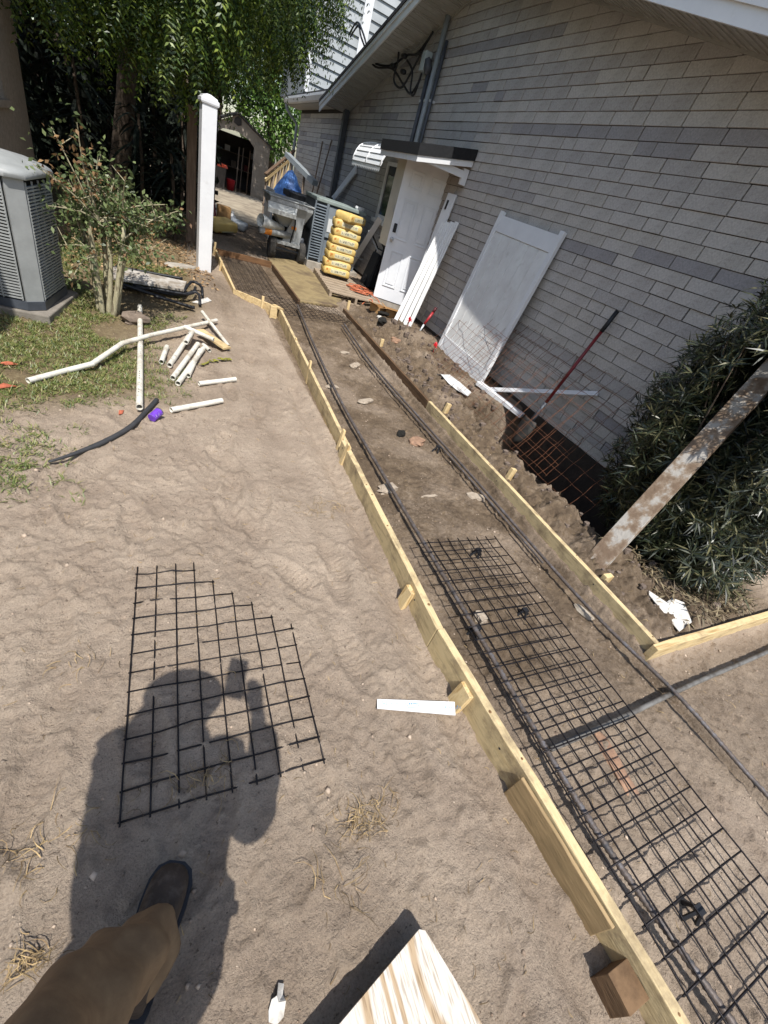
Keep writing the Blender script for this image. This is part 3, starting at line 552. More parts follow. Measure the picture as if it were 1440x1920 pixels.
obj('timber_block', B().box((.52, -.35, .035), (.1, .5, .1), rz=.3), M_pine, None, 'timber block holding up the plywood offcut', 'wood block')
# leaning plank on the right
d, s, u = frame(Vector((1.37, .49, 1.96)), (1, 0, 0))
obj('plank', B().beam((2.60, 1.2, .0), (3.96, 1.69, 1.96), .145, .04, (-.8, -.05, .57)), mat('mortar_plank', '6d5b4a', '9c978f', 9, .9, .6, 40, (1, 1, 1), c3='80705f', lo=.42, hi=.58, detail=9), None, 'mortar stained plank leaning across the dark shrub on the right', 'plank', bevel=.003)
# pebbles, straw and twigs
rs = np.random.default_rng(5); n = 9000
px = rs.uniform(-1.2, 4.0, n); py = rs.uniform(-.5, 6.5, n) ** 1.0; pz = ground_h(px, py); sz = rs.gamma(1.5, .0020, n).clip(.0012, .015)
octa = np.array([(1, 0, 0), (0, 1, 0), (-1, 0, 0), (0, -1, 0), (0, 0, 1), (0, 0, -1)], float); of = np.array([(0, 1, 4), (1, 2, 4), (2, 3, 4), (3, 0, 4), (1, 0, 5), (2, 1, 5), (3, 2, 5), (0, 3, 5)])
V = octa[None] * rs.uniform(.6, 1.3, (n, 6, 1)) * sz[:, None, None] * np.array([1, 1, .7]); V += np.stack([px, py, pz], -1)[:, None]
obj('pebbles', (V.reshape(-1, 3), (of[None] + 6 * np.arange(n)[:, None, None]).reshape(-1, 3)), mat('pebble', '7c6a5a', 'a89886', 3, .95, .2, 60, island=.45), None, 'small clods and pebbles scattered over the bare soil', 'pebbles', kind='stuff')
def strands(n, xy, ln, wd, curve, lift, seed):
    r_ = np.random.default_rng(seed); k = 5; x0, y0 = xy(r_, n); a = r_.uniform(0, 6.28, n); L_ = ln * r_.uniform(.4, 1.4, n); cv = r_.normal(0, curve, n); V = np.zeros((n, k, 2, 3))
    x, y = x0.copy(), y0.copy(); ang = a.copy(); hz = r_.uniform(0, lift, n)
    for i in range(k):
        sx, sy = -np.sin(ang), np.cos(ang); tw = wd * (1 - .75 * i / (k - 1)); z = ground_h(x, y) + .002 + hz * math.sin(math.pi * (i + .3) / k)
        V[:, i, 0] = np.stack([x + sx * tw, y + sy * tw, z], -1); V[:, i, 1] = np.stack([x - sx * tw, y - sy * tw, z + .0012], -1)
        ang += cv / k; x = x + np.cos(ang) * L_ / k; y = y + np.sin(ang) * L_ / k
    i = np.arange(n * k * 2).reshape(n, k, 2); F = np.stack([i[:, :-1, 0], i[:, 1:, 0], i[:, 1:, 1], i[:, :-1, 1]], -1).reshape(-1, 4); return V.reshape(-1, 3), F
M_straw = mat('straw', 'a08a63', '6f5b42', 30, .9, 0, island=.4)
obj('rootlets', strands(900, lambda r_, n: (r_.uniform(2.52, 3.6, n), r_.uniform(.7, 6.4, n)), .06, .0011, 2.5, .03, 4), mat('rootlet', '8a7558', '4c3d2e', 30, .9, 0, island=.4), None, 'fine dead roots over the clods by the wall', 'rootlets', kind='stuff')
obj('straw', strands(2200, lambda r_, n: (r_.uniform(-1.1, 3.3, n), r_.uniform(-.4, 6, n)), .035, .0012, 1.6, .008, 3), M_straw, None, 'loose straw and rootlets strewn over the soil', 'straw', kind='stuff')
for k, (x, y, n, sp, ln, lab) in enumerate(((.57, .30, 110, .045, .07, 'dry root clump on soil between loose mesh and plywood'), (-.32, .52, 60, .09, .08, 'dry grass roots on soil left of the loose mesh'), (-.3, .28, 46, .022, .06, 'small dry weed left of the boot shadow'), (.1, .57, 36, .04, .09, 'twisted dry twig across the near edge of loose mesh'), (.42, .17, 16, .05, .12, 'long dry straw stalks left of the plywood'), (.9, 1.9, 40, .08, .09, 'dry twigs on soil left of the form board'), (-.28, 1.05, 18, .05, .06, 'wispy grass by the left side of loose mesh'))):
    obj('dry_clump', strands(n, lambda r_, m_: (r_.normal(x, sp * 1.3, m_), r_.normal(y, sp * .6, m_)), ln, .0013, 2.5, .03, 40 + k), M_straw, None, lab, 'dry clump', 'dry clumps on the soil')
# ---------------- door, hood, awning ----------------
A = Vector((3.385, 7.765, .16)); dx = Vector((.905, -.425, 0)).normalized(); dn = Vector((-dx.y, dx.x, 0)) * -1  # outward normal (towards camera)
if dn.dot(Vector((0, -1, 0))) < 0: dn = -dn
D = root('door', A, 'white six panel door standing ajar under the small hood', 'door'); M_door = mat('door_paint', 'e3e5e8', 'd8dbdf', 4, .4, .02, 30)
def dbox(u0, u1, z0, z1, n0, n1):
    mb = B(); P = [A + dx * u + dn * n + Vector((0, 0, z)) for z in (z0, z1) for u, n in ((u0, n0), (u1, n0), (u1, n1), (u0, n1))]
    return mb.add(P, [(0, 1, 2, 3), (7, 6, 5, 4), (0, 4, 5, 1), (1, 5, 6, 2), (2, 6, 7, 3), (3, 7, 4, 0)])
W = .77
obj('slab', dbox(0, W, 0, 2.03, -.04, 0), M_door, D, bevel=.004)
for u0, u1 in ((.11, .34), (.44, .67)):
    for z0, z1 in ((.22, .78), (.95, 1.52), (1.66, 1.9)):
        fr = B()
        for a in ((u0, u1, z0, z0 + .02), (u0, u1, z1 - .02, z1), (u0, u0 + .02, z0 + .021, z1 - .021), (u1 - .02, u1, z0 + .021, z1 - .021)): q = dbox(*a, .0005, .012); fr.add(q.v, q.f)
        obj('panel_moulding', fr, M_door, D, bevel=.003); obj('panel', dbox(u0 + .045, u1 - .045, z0 + .045, z1 - .045, .0005, .01), M_door, D, bevel=.008)
k = obj('lock_keypad', dbox(.05, .105, 1.03, 1.16, .001, .025), M_black, D, bevel=.01)
obj('knob', B().lathe(A + dx * .07 + Vector((0, 0, .93)), [(.032, 0), (.032, .008), (.012, .012), (.012, .04), (.03, .045), (.034, .06), (.02, .075), (0, .076)], 14, dn), M_alum, D, smooth=True)
obj('door_frame', dbox(-.03, W + .05, 2.035, 2.12, -.07, .015), M_whited, D); obj('door_frame', dbox(W + .005, W + .05, -.0, 2.034, -.07, .01), M_whited, D)
obj('doorstep', dbox(-.05, .85, -.2, -.006, -.3, -.01), M_conc, None, 'low concrete step in the gap beneath the white door', 'step')
Hd = root('door_hood', (3.6, 7.3, 2.1), 'small black edged entry hood over the white door', 'hood')
def slab(name, x0, x1, y0, y1, zo, zw, th, m):
    f_ = lambda x: zo + (zw - zo) * (x - 3.1) / .89
    return obj(name, B().add([(x, y, f_(x) - d_) for d_ in (th, 0) for x, y in ((x0, y0), (x1, y0), (x1, y1), (x0, y1))], [(3, 2, 1, 0), (4, 5, 6, 7), (0, 1, 5, 4), (1, 2, 6, 5), (2, 3, 7, 6), (3, 0, 4, 7)]), m, Hd)
M_brown = mat('hood_ply', '8a6a50', '745742', 5, .8, .1, 30)
slab('roof', 3.1, 3.99, 6.82, 8.26, 2.30, 2.49, .13, mat('hood_roofing', '17181a', '212224', 30, .9, .3, 80))
slab('fascia', 3.115, 3.985, 6.835, 6.86, 2.168, 2.358, .07, M_white); slab('fascia', 3.115, 3.985, 8.22, 8.245, 2.168, 2.358, .07, M_white); slab('fascia', 3.115, 3.14, 6.862, 8.218, 2.168, 2.358, .07, M_white)
slab('underside', 3.142, 3.985, 6.862, 8.218, 2.168, 2.358, .015, M_brown)
obj('header_beam', B().bx(3.15, 3.9, 6.88, 6.93, 2.135, 2.22), M_white, Hd); obj('header_beam', B().bx(3.15, 3.9, 8.16, 8.21, 2.135, 2.22), M_white, Hd)
obj('bracket', B().bx(3.9, 3.99, 6.88, 6.93, 2.06, 2.25), M_white, Hd); obj('bracket', B().bx(3.9, 3.99, 8.16, 8.21, 2.06, 2.25), M_white, Hd)
P_ = root('jamb_panel', (3.42, 8.0, .95), 'white board with strike plate hanging left of the ajar door', 'panel')
obj('board', B().bx(3.405, 3.435, 7.79, 8.15, .96, 2.2), mat('putty_paint', 'c9c8c0', 'bbbab2', 4, .5, .03, 30), P_)
obj('strike_plate', B().bx(3.4, 3.404, 7.83, 7.87, 1.45, 1.55), M_alum, P_)
W_ = root('window', (3.98, 9.7, 1.2), 'dark window with white frame beneath the ribbed awning', 'window')
obj('glass', B().bx(3.985, 3.99, 9.0, 9.9, 1.3, 2.1), mat('window_glass', '14181b', '1c2125', 3, .08, 0, spec=.6), W_)
for a in ((9.9, 9.98, 1.22, 2.16), (8.92, 9.0, 1.22, 2.16), (9.0, 9.9, 1.22, 1.3), (9.0, 9.9, 2.1, 2.16)): obj('frame', B().bx(3.96, 3.998, *a), M_whited, W_)
obj('sill', B().bx(3.92, 3.998, 8.9, 10.1, 1.14, 1.215), M_whited, W_)
Aw = root('awning', (3.75, 10.1, 2.0), 'white ribbed metal awning over the window beside the hood', 'awning'); M_aw = mat('awning_paint', 'eceef0', 'dfe2e4', 5, .35, .02, 30)
pf = [(3.985, 2.39), (3.87, 2.38), (3.75, 2.35), (3.65, 2.31), (3.57, 2.25), (3.52, 2.17), (3.49, 2.08), (3.475, 2.0)]
for (xa, za), (xb, zb) in zip(pf, pf[1:]):
    q = B(); d = Vector((xb - xa, 0, zb - za)).normalized(); n_ = Vector((d.z, 0, -d.x)); n_ = n_ if n_.z - n_.x > 0 else -n_
    a, b_ = Vector((xa, 0, za)) + d * .004, Vector((xb, 0, zb)) - d * .004
    for y0, y1 in ((9.05, 10.65),): q.add([a + Vector((0, y0, 0)), a + Vector((0, y1, 0)), b_ + n_ * .014 + Vector((0, y1, 0)), b_ + n_ * .014 + Vector((0, y0, 0)), a - n_ * .012 + Vector((0, y0, 0)), a - n_ * .012 + Vector((0, y1, 0)), b_ - n_ * .002 + Vector((0, y1, 0)), b_ - n_ * .002 + Vector((0, y0, 0))], [(0, 1, 2, 3), (7, 6, 5, 4), (0, 4, 5, 1), (1, 5, 6, 2), (2, 6, 7, 3), (3, 7, 4, 0)])
    obj('awning_slat', q, M_aw, Aw)
q = B(); n = 16
for k in range(n):
    y0 = 9.05 + 1.6 * k / n; y1 = y0 + 1.6 / n; ym = (y0 + y1) / 2
    q.add([(3.47, y0, 1.99), (3.47, y1, 1.99), (3.468, y1, 1.945), (3.468, ym, 1.91), (3.468, y0, 1.945)], [(0, 1, 2, 3, 4)])
obj('scalloped_valance', q, M_aw, Aw)
for y in (9.06, 9.85, 10.64): obj('rib', B().tube([(x - .01, y, z + .012) for x, z in pf], .012, 6), M_aw, Aw, smooth=True)
obj('end_panel', B().prism([(x + .004, z - .015) for x, z in pf] + [(3.985, 2.0)], 10.63, 10.635, 'y'), M_aw, Aw)
# ---------------- white fence panel, strips and boards leaning on the wall ----------------
BL, BR, TL, TR = Vector((3.64, 5.56, .06)), Vector((3.67, 4.34, .02)), Vector((3.955, 5.69, 1.87)), Vector((3.955, 4.39, 1.84))
Pn = root('vinyl_fence', (3.66, 4.95, .03), 'white vinyl fence panel leaning on the block wall', 'fence panel'); nrm = (BR - BL).cross(TL - BL).normalized(); nrm = nrm if nrm.x < 0 else -nrm
def pt(u_, v_, o_): return (BL.lerp(BR, u_)).lerp(TL.lerp(TR, u_), v_) + nrm * o_
def pq(u0, u1, v0, v1, o0, o1):
    return B().add([pt(a, b_, o) for o in (o0, o1) for a, b_ in ((u0, v0), (u1, v0), (u1, v1), (u0, v1))], [(0, 1, 2, 3), (7, 6, 5, 4), (0, 4, 5, 1), (1, 5, 6, 2), (2, 6, 7, 3), (3, 7, 4, 0)])
for a in ((0, .055, 0, 1.015), (.945, 1, 0, 1.015)): obj('stile', pq(*a, -.03, .022), M_white, Pn, bevel=.004)
obj('rail', pq(.056, .944, .89, .99, -.025, .016), M_white, Pn, bevel=.004); obj('rail', pq(.056, .944, .02, .13, -.025, .016), M_white, Pn, bevel=.004)
for k in range(6): u0 = .056 + .888 * k / 6; obj('board', pq(u0 + .002, u0 + .888 / 6 - .002, .131, .889, -.012, .004), M_whited, Pn, bevel=.003)
GVs = 'white vinyl strips leaning right of the door'
for k, lab in enumerate(('farthest white vinyl strip leaning right of the door', 'second white vinyl strip leaning right of the door', 'third white vinyl strip leaning right of the door', 'nearest white vinyl strip leaning right of the door')):
    o_ = Vector((.075 * k, -.03 * k, 0)); b0 = Vector((3.30, 6.47, .11)) + o_; t0 = Vector((3.83 + .03 * k, 6.86 - .075 * k, 1.56 + .02 * k))
    s_ = root('vinyl_strip', b0, lab, 'vinyl strip', GVs)
    obj('channel', B().beam(b0, t0, .066, .018, (-.8, -.6, .5)), M_whited, s_, bevel=.002); obj('lip', B().beam(b0 + Vector((-.012, -.012, .0)), t0 + Vector((-.012, -.012, 0)), .012, .016, (-.8, -.6, .5)), M_white, s_)
o = root('door_jamb', (3.6, 7.0, .1), 'wide white jamb board with a slot leaning right of the door', 'jamb board')
obj('board', B().beam((3.62, 6.8, .1), (3.955, 7.08, 1.93), .16, .03, (-1, -.5, .2)), M_white, o, bevel=.003); obj('slot', B().beam((3.888, 7.055, 1.72), (3.905, 7.07, 1.84), .018, .03, (-1, -.5, .2)), M_black, o)
obj('board', B().beam((3.5, 9.75, .08), (3.6, 8.8, 1.28), .1, .035, (-.6, -.9, -.3)), M_white, None, 'white board leaning behind the cement bags', 'board', bevel=.003)
obj('trim_board', B().beam((3.55, 4.25, .12), (3.86, 3.6, .03), .10, .05), M_white, None, 'thick white trim piece below the fence panel corner', 'trim', bevel=.005)
obj('trim_strip', B().beam((3.66, 4.22, .06), (3.95, 2.9, .67), .05, .02, (-1, 0, .6)), M_white, None, 'thin white strip sloping over the pit behind the shovel', 'trim strip')
# ---------------- tools ----------------
Sh = root('shovel', (3.6, 3.2, .1), 'red handled shovel with black grip leaning on the block wall', 'shovel'); M_redh = mat('red_fibreglass', '7a1f24', '5f181d', 5, .4, .03, 30)
b0, t0 = Vector((3.62, 3.22, .14)), Vector((3.965, 3.23, 1.39))
obj('handle', B().tube([b0.lerp(t0, .18), b0.lerp(t0, .84)], .017, 10), M_redh, Sh, smooth=True); obj('grip', B().tube([b0.lerp(t0, .83), b0.lerp(t0, 1)], [.021, .021], 10), M_black, Sh, smooth=True)
obj('socket', B().tube([b0, b0.lerp(t0, .1), b0.lerp(t0, .19)], [.026, .022, .02], 8), M_dgrey, Sh, smooth=True)
bl = B(); rows = []
for i, (h, wd) in enumerate(((.03, .09), (.0, .11), (-.12, .11), (-.22, .08), (-.28, .01))):
    for k in range(5): s_ = (k - 2) / 2; rows.append((b0.x - .05 + h * .25 + .03 * s_ * s_, b0.y + s_ * wd, b0.z + h))
bl.add(rows, [(i * 5 + k, i * 5 + k + 1, i * 5 + 6 + k, i * 5 + 5 + k) for i in range(4) for k in range(4)]); o = obj('blade', bl, mat('blade_dark', '3a3834', '2b2926', 9, .7, .2, 40), Sh, smooth=True); o.modifiers.new('solid', 'SOLIDIFY').thickness = .003
Pk = root('spade', (3.42, 5.93, .05), 'short bright red handled spade stuck in the clods before the wall', 'spade'); M_red = mat('bright_red', 'a83236', '8f262b', 6, .4, .03, 30)
obj('handle', B().tube([(3.53, 5.96, .28), (3.62, 5.97, .47)], .02, 8), M_red, Pk, smooth=True); obj('grip', B().tube([(3.62, 5.97, .47), (3.65, 5.98, .54)], .022, 8), mat('dark_red', '5a1a22', '431318', 5, .5, 0), Pk, smooth=True)
obj('shaft', B().tube([(3.44, 5.93, .1), (3.5, 5.95, .2), (3.53, 5.96, .28)], [.015, .013, .017], 8), M_alum, Pk, smooth=True); obj('blade', B().lathe((3.41, 5.92, .075), [(.0, -.012), (.1, -.01), (.11, 0), (.09, .012), (0, .015)], 10, (.3, .1, 1)), M_dgrey, Pk)
for k, (x, y, lab) in enumerate(((3.39, 6.18, 'red survey ribbon beside the small spade'), (3.4, 5.26, 'red survey ribbon left of the fence panel foot'))):
    q = B(); rr = random.Random(k); z = gz1(x, y)
    for _ in range(22):
        a, e_ = rr.uniform(0, 6.28), rr.uniform(-.2, 1.2); d = Vector((math.cos(a) * math.cos(e_), math.sin(a) * math.cos(e_), math.sin(e_))); p = Vector((x, y, z + .09)); q.beam(p, p + d * rr.uniform(.03, .06), .018, .002)
    q.tube([(x, y, z - .05), (x, y, z + .1)], .004, 5); obj('marker_ribbon', q, mat('ribbon_red', 'e0303a', 'c8242e', 9, .6, 0), None, lab, 'marker ribbon', 'red marker ribbons')
M_card = mat('cardboard', 'b08a5c', '98744a', 5, .85, .05, 30)
def carton(x, y, rz, s, lab):
    z = gz1(x, y); R = root('carton', (x, y, z), lab, 'carton', 'opened cartons by the door', rz); a, b_, h = s
    for bx_ in ((-a, a, -b_, -b_ + .006), (-a, a, b_ - .006, b_), (-a, -a + .006, -b_ + .007, b_ - .007), (a - .006, a, -b_ + .007, b_ - .007)): obj('side', B().bx(*bx_, 0, h), M_card, R, local=True)
    obj('flap', B().beam((-a, 0, h), (-a - .08, 0, h + .05), b_ * 1.8, .005, (0, 0, 1)), M_card, R, local=True); obj('flap', B().beam((0, -b_, h), (0, -b_ - .1, h + .03), a * 1.8, .005), M_card, R, local=True); obj('base', B().bx(-a, a, -b_, b_, .0, .006), M_card, R, local=True)
carton(3.2, 6.98, .5, (.12, .1, .1), 'opened brown carton, left one at the door foot'); carton(3.42, 6.88, -.3, (.13, .09, .12), 'opened brown carton with raised flap beneath the door')
rock(3.18, 6.72, (.12, .06, .03), M_dark, 'dark scrap lying before the cartons', 'scrap', 31); rock(3.08, 6.62, (.05, .04, .04), M_paper, 'white crumpled bit before the cartons', 'scrap', 32); rock(3.3, 6.42, (.1, .06, .03), M_brick, 'brick fragment at foot of the vinyl strips', 'brick', 33)
rock(2.95, 6.2, (.16, .07, .05), M_dark, 'dark hollow clod behind the brown board', 'clod', 34, .9); rock(3.0, 5.7, (.12, .09, .04), M_brick, 'brown brick piece among clods behind brown board', 'brick', 35, .4)
cl = random.Random(8); q = B()
for k in range(420):
    x, y = cl.uniform(2.55, 3.6), cl.uniform(.75, 6.5)
    if 3.1 < x and 1.2 < y < 3.7: continue
    s_ = .008 + .04 * cl.random() ** 2 * (1.3 if y > 3 else .8); m_ = rockmesh((x, y, gz1(x, y) + s_ * .3), (s_, s_ * .8, s_ * .7), k, n=5, k=3); q.add(m_.v, m_.f)
obj('clods', q, mat('clod_soil', '5a4e45', '76685d', 20, .95, .6, 60), None, 'loose brown clods heaped between the right board and wall', 'clods', kind='stuff')
# ---------------- pipe offcuts on the lawn ----------------
def PZ(o_, p):
    V_ = [o_.location + v.co for v in o_.data.vertices]; near_ = sorted(V_, key=lambda v: (v.x - p.x) ** 2 + (v.y - p.y) ** 2)[:1]
    ring = [v.z for v in V_ if abs((v - near_[0]).length) < .07]; return max(ring)
GP = 'white PVC pipe offcuts on the lawn edge'
def pipe(path, r, lab, z=.02, n=14):
    P = [(x, y, zz[0] if zz else gz1(x, y) + r + .004) for x, y, *zz in path]
    d = P if len(P) > 2 else [tuple(Vector(P[0]).lerp(Vector(P[1]), i / 5)) for i in range(6)]
    q = B().tube(d, r, n, hollow=r * .16); return obj('pvc_pipe', q, M_pvc, None, lab, 'PVC pipe', GP, smooth=False)
pipe([(-.8, 3.24), (-.62, 3.47), (-.48, 3.57, .045), (-.31, 3.98, .075), (-.1, 4.28, .075), (.25, 4.72, .07), (.50, 5.06, .06)], 0.0190, 'long kinked PVC pipe lying across the others')
pipe([(-.16, 2.95, .05), (-.185, 4.0, .04), (-.22, 5.1, .05)], 0.0218, 'long straight PVC pipe pointing at the camera, under the stone')
pipe([(-.03, 3.83), (.015, 4.2)], 0.0197, 'short PVC offcut standing apart left of the pile'); pipe([(.03, 3.78), (.25, 4.75)], 0.0211, 'PVC offcut, leftmost of the fanned pile')
pipe([(.05, 3.54), (.28, 4.4)], 0.0204, 'PVC offcut, second from left in the fanned pile'); pipe([(.085, 3.46), (.32, 4.27)], 0.0204, 'PVC offcut reaching nearest in the fanned pile'); pipe([(.165, 3.63), (.29, 4.25)], 0.0190, 'PVC offcut, rightmost of the fanned pile')
pipe([(.17, 4.22, .075), (.24, 4.5, .09)], 0.0197, 'short PVC offcut on top of the fanned pile'); pipe([(.375, 4.27), (.33, 4.42)], 0.0176, 'stubby PVC offcut beside the yellow scrap board'); pipe([(.42, 4.42, .07), (.17, 4.56, .1)], 0.0190, 'PVC offcut lying crosswise at back of the pile')
pipe([(.56, 4.42, .03), (.36, 5.13, .10)], 0.0169, 'slim PVC offcut leaning over the long kinked pipe'); pipe([(.24, 3.52), (.54, 3.66)], 0.0183, 'lone PVC offcut on bare soil right of the pile'); pipe([(.03, 3.0), (.2, 3.12), (.39, 3.25)], 0.0197, 'cracked PVC offcut with a hole nearest the can')
for o_, pp in ((bpy.data.objects['pvc_pipe'], [(-.2, 4.15), (.2, 4.66)]), (bpy.data.objects['pvc_pipe.001'], [(-.163, 3.1), (-.185, 4.6)])):
    q = B(); rr = random.Random(3); a_, b_ = [Vector((x, y, 0)) for x, y in pp]; n_ = 40
    for k in range(n_):
        if rr.random() < .35: continue
        p = a_.lerp(b_, k / n_); d = (b_ - a_).normalized(); q.beam(p + Vector((-.006, -.002, PZ(o_, p) + .0012)), p + d * rr.uniform(.004, .014) + Vector((-.006, -.002, PZ(o_, p) + .0012)), .006, .001)
    obj('print', q, mat('grey_print', '6a6a68', '5a5a58', 9, .8, 0), o_)
obj('wood_scrap', B().beam((.31, 4.66, .06), (.54, 4.35, .03), .09, .018), M_pinex, None, 'yellow wood scrap beside the pipe pile', 'wood scrap'); 
q = B(); rr = random.Random(2)
for k in range(14): x, y = .27 + .26 * k / 13, 3.95 + .17 * k / 13; q.beam((x, y, gz1(x, y) + .012 + rr.uniform(0, .015)), (x + .02, y + .02 * rr.uniform(-1, 1), gz1(x, y) + .012 + rr.uniform(0, .02)), rr.uniform(.02, .045), .003)
obj('leaf_strip', q, mat('yellow_leaf', '8d8a34', '5c5a28', 20, .7, .1, 40), None, 'curled yellow green leaf strip on soil below the pile', 'leaf')
Cn = root('can', (-.065, 2.86, gz1(-.065, 2.86) + .036), 'purple primer can lying on its side near the hose', 'can'); ax = Vector((.55, .8, .22)).normalized(); c0 = Vector((-.065, 2.86, gz1(-.065, 2.86) + .04)) - ax * .04
obj('body', B().lathe(c0, [(.027, 0), (.029, .003), (.028, .006), (.028, .074), (.029, .077), (.027, .08)], 18, ax), mat('purple_label', '6b3fb0', 'd8d2e6', 40, .4, .02, 60, c3='5a2f9c', lo=.45, hi=.7), Cn, smooth=False)
obj('lid', B().lathe(c0 + ax * .08, [(.029, 0), (.029, .005), (.023, .006), (.016, .005), (0, .005)], 18, ax), mat('can_metal', '6d6f72', '54565a', 9, .4, .02, 40, metal=.5), Cn)
obj('hose', B().tube(interp([(-.56, 2.32, .015), (-.46, 2.41, .014), (-.33, 2.54, .02), (-.2, 2.74, .022), (-.1, 3.02, .02), (-.06, 3.14, .02)], 30), [.006 + .01 * min(1, k / 8) for k in range(30)], 10), mat('hose_rubber', '2a2b2d', '3a3a3b', 15, .7, .1, 60), None, 'curved length of black hose lying on the soil', 'hose', smooth=True)
# ---------------- trolley heap, paver, posts ----------------
T = root('folded_cart', (-.1, 5.8, .1), 'upturned folding cart with white tray and black tube frame', 'cart')
obj('tray', B().add([(-.5, 5.62, .11), (.2, 5.68, .12), (.24, 5.96, .14), (-.5, 6.0, .13), (-.5, 5.62, .14), (.2, 5.68, .15), (.24, 5.96, .17), (-.5, 6.0, .16)], [(3, 2, 1, 0), (4, 5, 6, 7), (0, 1, 5, 4), (1, 2, 6, 5), (2, 3, 7, 6), (3, 0, 4, 7)]), mat('peeling_white', 'b3aea6', '877d70', 10, .85, .4, 40, lo=.4, hi=.6), T, bevel=.004)
for pth in ([(-.45, 5.6, .05), (-.1, 5.55, .12), (.25, 5.62, .12), (.33, 5.85, .15)], [(-.4, 5.5, .12), (.0, 5.5, .06), (.28, 5.38, .05)], [(-.3, 5.62, .1), (.1, 5.6, .09), (.34, 5.7, .14), (.36, 5.5, .06)], [(-.1, 5.38, .1), (.3, 5.36, .06)], [(.2, 5.7, .12), (.3, 6.0, .17), (.4, 5.95, .15), (.4, 5.75, .1)], [(-.48, 6.02, .15), (.2, 6.0, .18)], [(-.45, 5.9, .02), (-.42, 5.95, .12)]):
    obj('frame_tube', B().tube(interp(pth, 12), .016, 8), M_black, T, smooth=True)
rock(.22, 7.3, (.26, .12, .03), M_conc, 'tan paver half buried left of the white post', 'paver', 51, .3)
Wp = root('fence_post', (.525, 7.48, 0), 'tall white vinyl fence post with cap', 'fence post', rz=.12)
obj('shaft', B().bx(-.088, .088, -.088, .088, -.15, 1.87), M_white, Wp, local=True, bevel=.006); obj('cap', B().add([(x * s_, y * s_, z) for s_, z in ((.1, 1.86), (.105, 1.875), (.105, 1.905), (.088, 1.915), (.085, 1.93), (.02, 1.955)) for x, y in ((-1, -1), (1, -1), (1, 1), (-1, 1))], [(3, 2, 1, 0)] + [(4 * i + k, 4 * i + (k + 1) % 4, 4 * i + 4 + (k + 1) % 4, 4 * i + 4 + k) for i in range(5) for k in range(4)] + [(20, 21, 22, 23)]), M_white, Wp, local=True)
P2 = root('timber_post', (.44, 9.4, 0), 'shaded brown timber post just behind the white post', 'post')
obj('shaft', B().bx(.36, .5, 9.33, 9.47, -.1, 1.8), mat('post_wood', '7d6a58', '5f4f42', 4, .85, .2, 30, (10, 10, 1)), P2); obj('cap', B().bx(.34, .52, 9.31, 9.49, 1.8, 1.84), M_greywood, P2)
# ---------------- condenser and neighbour house ----------------
AC = root('condenser_unit', (-1.21, 4.84, .0), 'grey outdoor condenser unit with louvred sides by the shrub', 'air conditioner', rz=-.14); M_ac = mat('condenser_paint', '9b9d9b', '8b8d8b', 6, .45, .05, 40); h = .36
oct_ = [(-h, -h + .09), (-h + .09, -h), (h - .09, -h), (h, -h + .09), (h, h - .09), (h - .09, h), (-h + .09, h), (-h, h - .09)]
ins = [(x * .94, y * .94) for x, y in oct_]; obj('core', B().prism(ins, .13, .94), M_dark, AC, local=True)
for a, b_ in ((oct_[1], oct_[2]), (oct_[3], oct_[4]), (oct_[5], oct_[6]), (oct_[7], oct_[0])):
    d = Vector((b_[0] - a[0], b_[1] - a[1], 0)); 
    for k in range(36): z = .145 + k * .0218; obj('louvre', B().beam(Vector((*a, z)) + d * .04, Vector((*b_, z)) - d * .04, .016, .011), M_ac, AC, local=True)
    for t_ in (.0, .25, .5, .75, 1): p = Vector((*a, 0)) + d * (.04 + .92 * t_); obj('grille_bar', B().beam(p + Vector((0, 0, .13)), p + Vector((0, 0, .94)), .01, .01, (d.y, -d.x, 0)), M_ac, AC, local=True)
for k in (0, 2, 4, 6): a, b_ = oct_[k], oct_[k + 1]; obj('corner_panel', B().prism([a, b_, (b_[0] * .93, b_[1] * .93), (a[0] * .93, a[1] * .93)], .125, .955), M_ac, AC, local=True)
obj('base_pan', B().prism([(x * 1.02, y * 1.02) for x, y in oct_], .06, .125), M_dgrey, AC, local=True)
cp = []; 
for s_, z in ((1.0, .955), (1.06, .958), (1.07, .985), (1.04, 1.005), (.96, 1.022), (.8, 1.032), (.76, 1.045), (.3, 1.06), (.05, 1.062)): cp += [(x * s_, y * s_, z) for x, y in oct_]
obj('top_cap', B().add(cp, [tuple(range(8))[::-1]] + [(8 * i + k, 8 * i + (k + 1) % 8, 8 * i + 8 + (k + 1) % 8, 8 * i + 8 + k) for i in range(8) for k in range(8)] + [tuple(64 + k for k in range(8))]), M_ac, AC, local=True, smooth=True, bevel=.004)
obj('equipment_pad', B().box((-1.19, 4.84, -.02), (.8, .8, .15), -.14), mat('old_pad', '857e74', '6c665d', 9, .95, .3, 60), None, 'concrete pad under the grey condenser unit', 'concrete pad', bevel=.01)
NH = root('stucco_house', (-3.8, 6, 0), 'shaded stucco house at the left edge', 'house'); M_st = mat('stucco', '9a8f80', '867b6d', 25, .95, .4, 60)
q = B().bx(-6, -1.62, 2.5, 7.25, -.2, 3.0); obj('wall', q, M_st, NH); obj('wall', B().bx(-6, -1.62, 8.02, 9.15, -.2, 3.0), M_st, NH); obj('wall', B().bx(-6, -1.62, 7.25, 8.02, -.2, 1.22), M_st, NH); obj('wall', B().bx(-6, -1.62, 7.25, 8.02, 2.3, 3.0), M_st, NH)
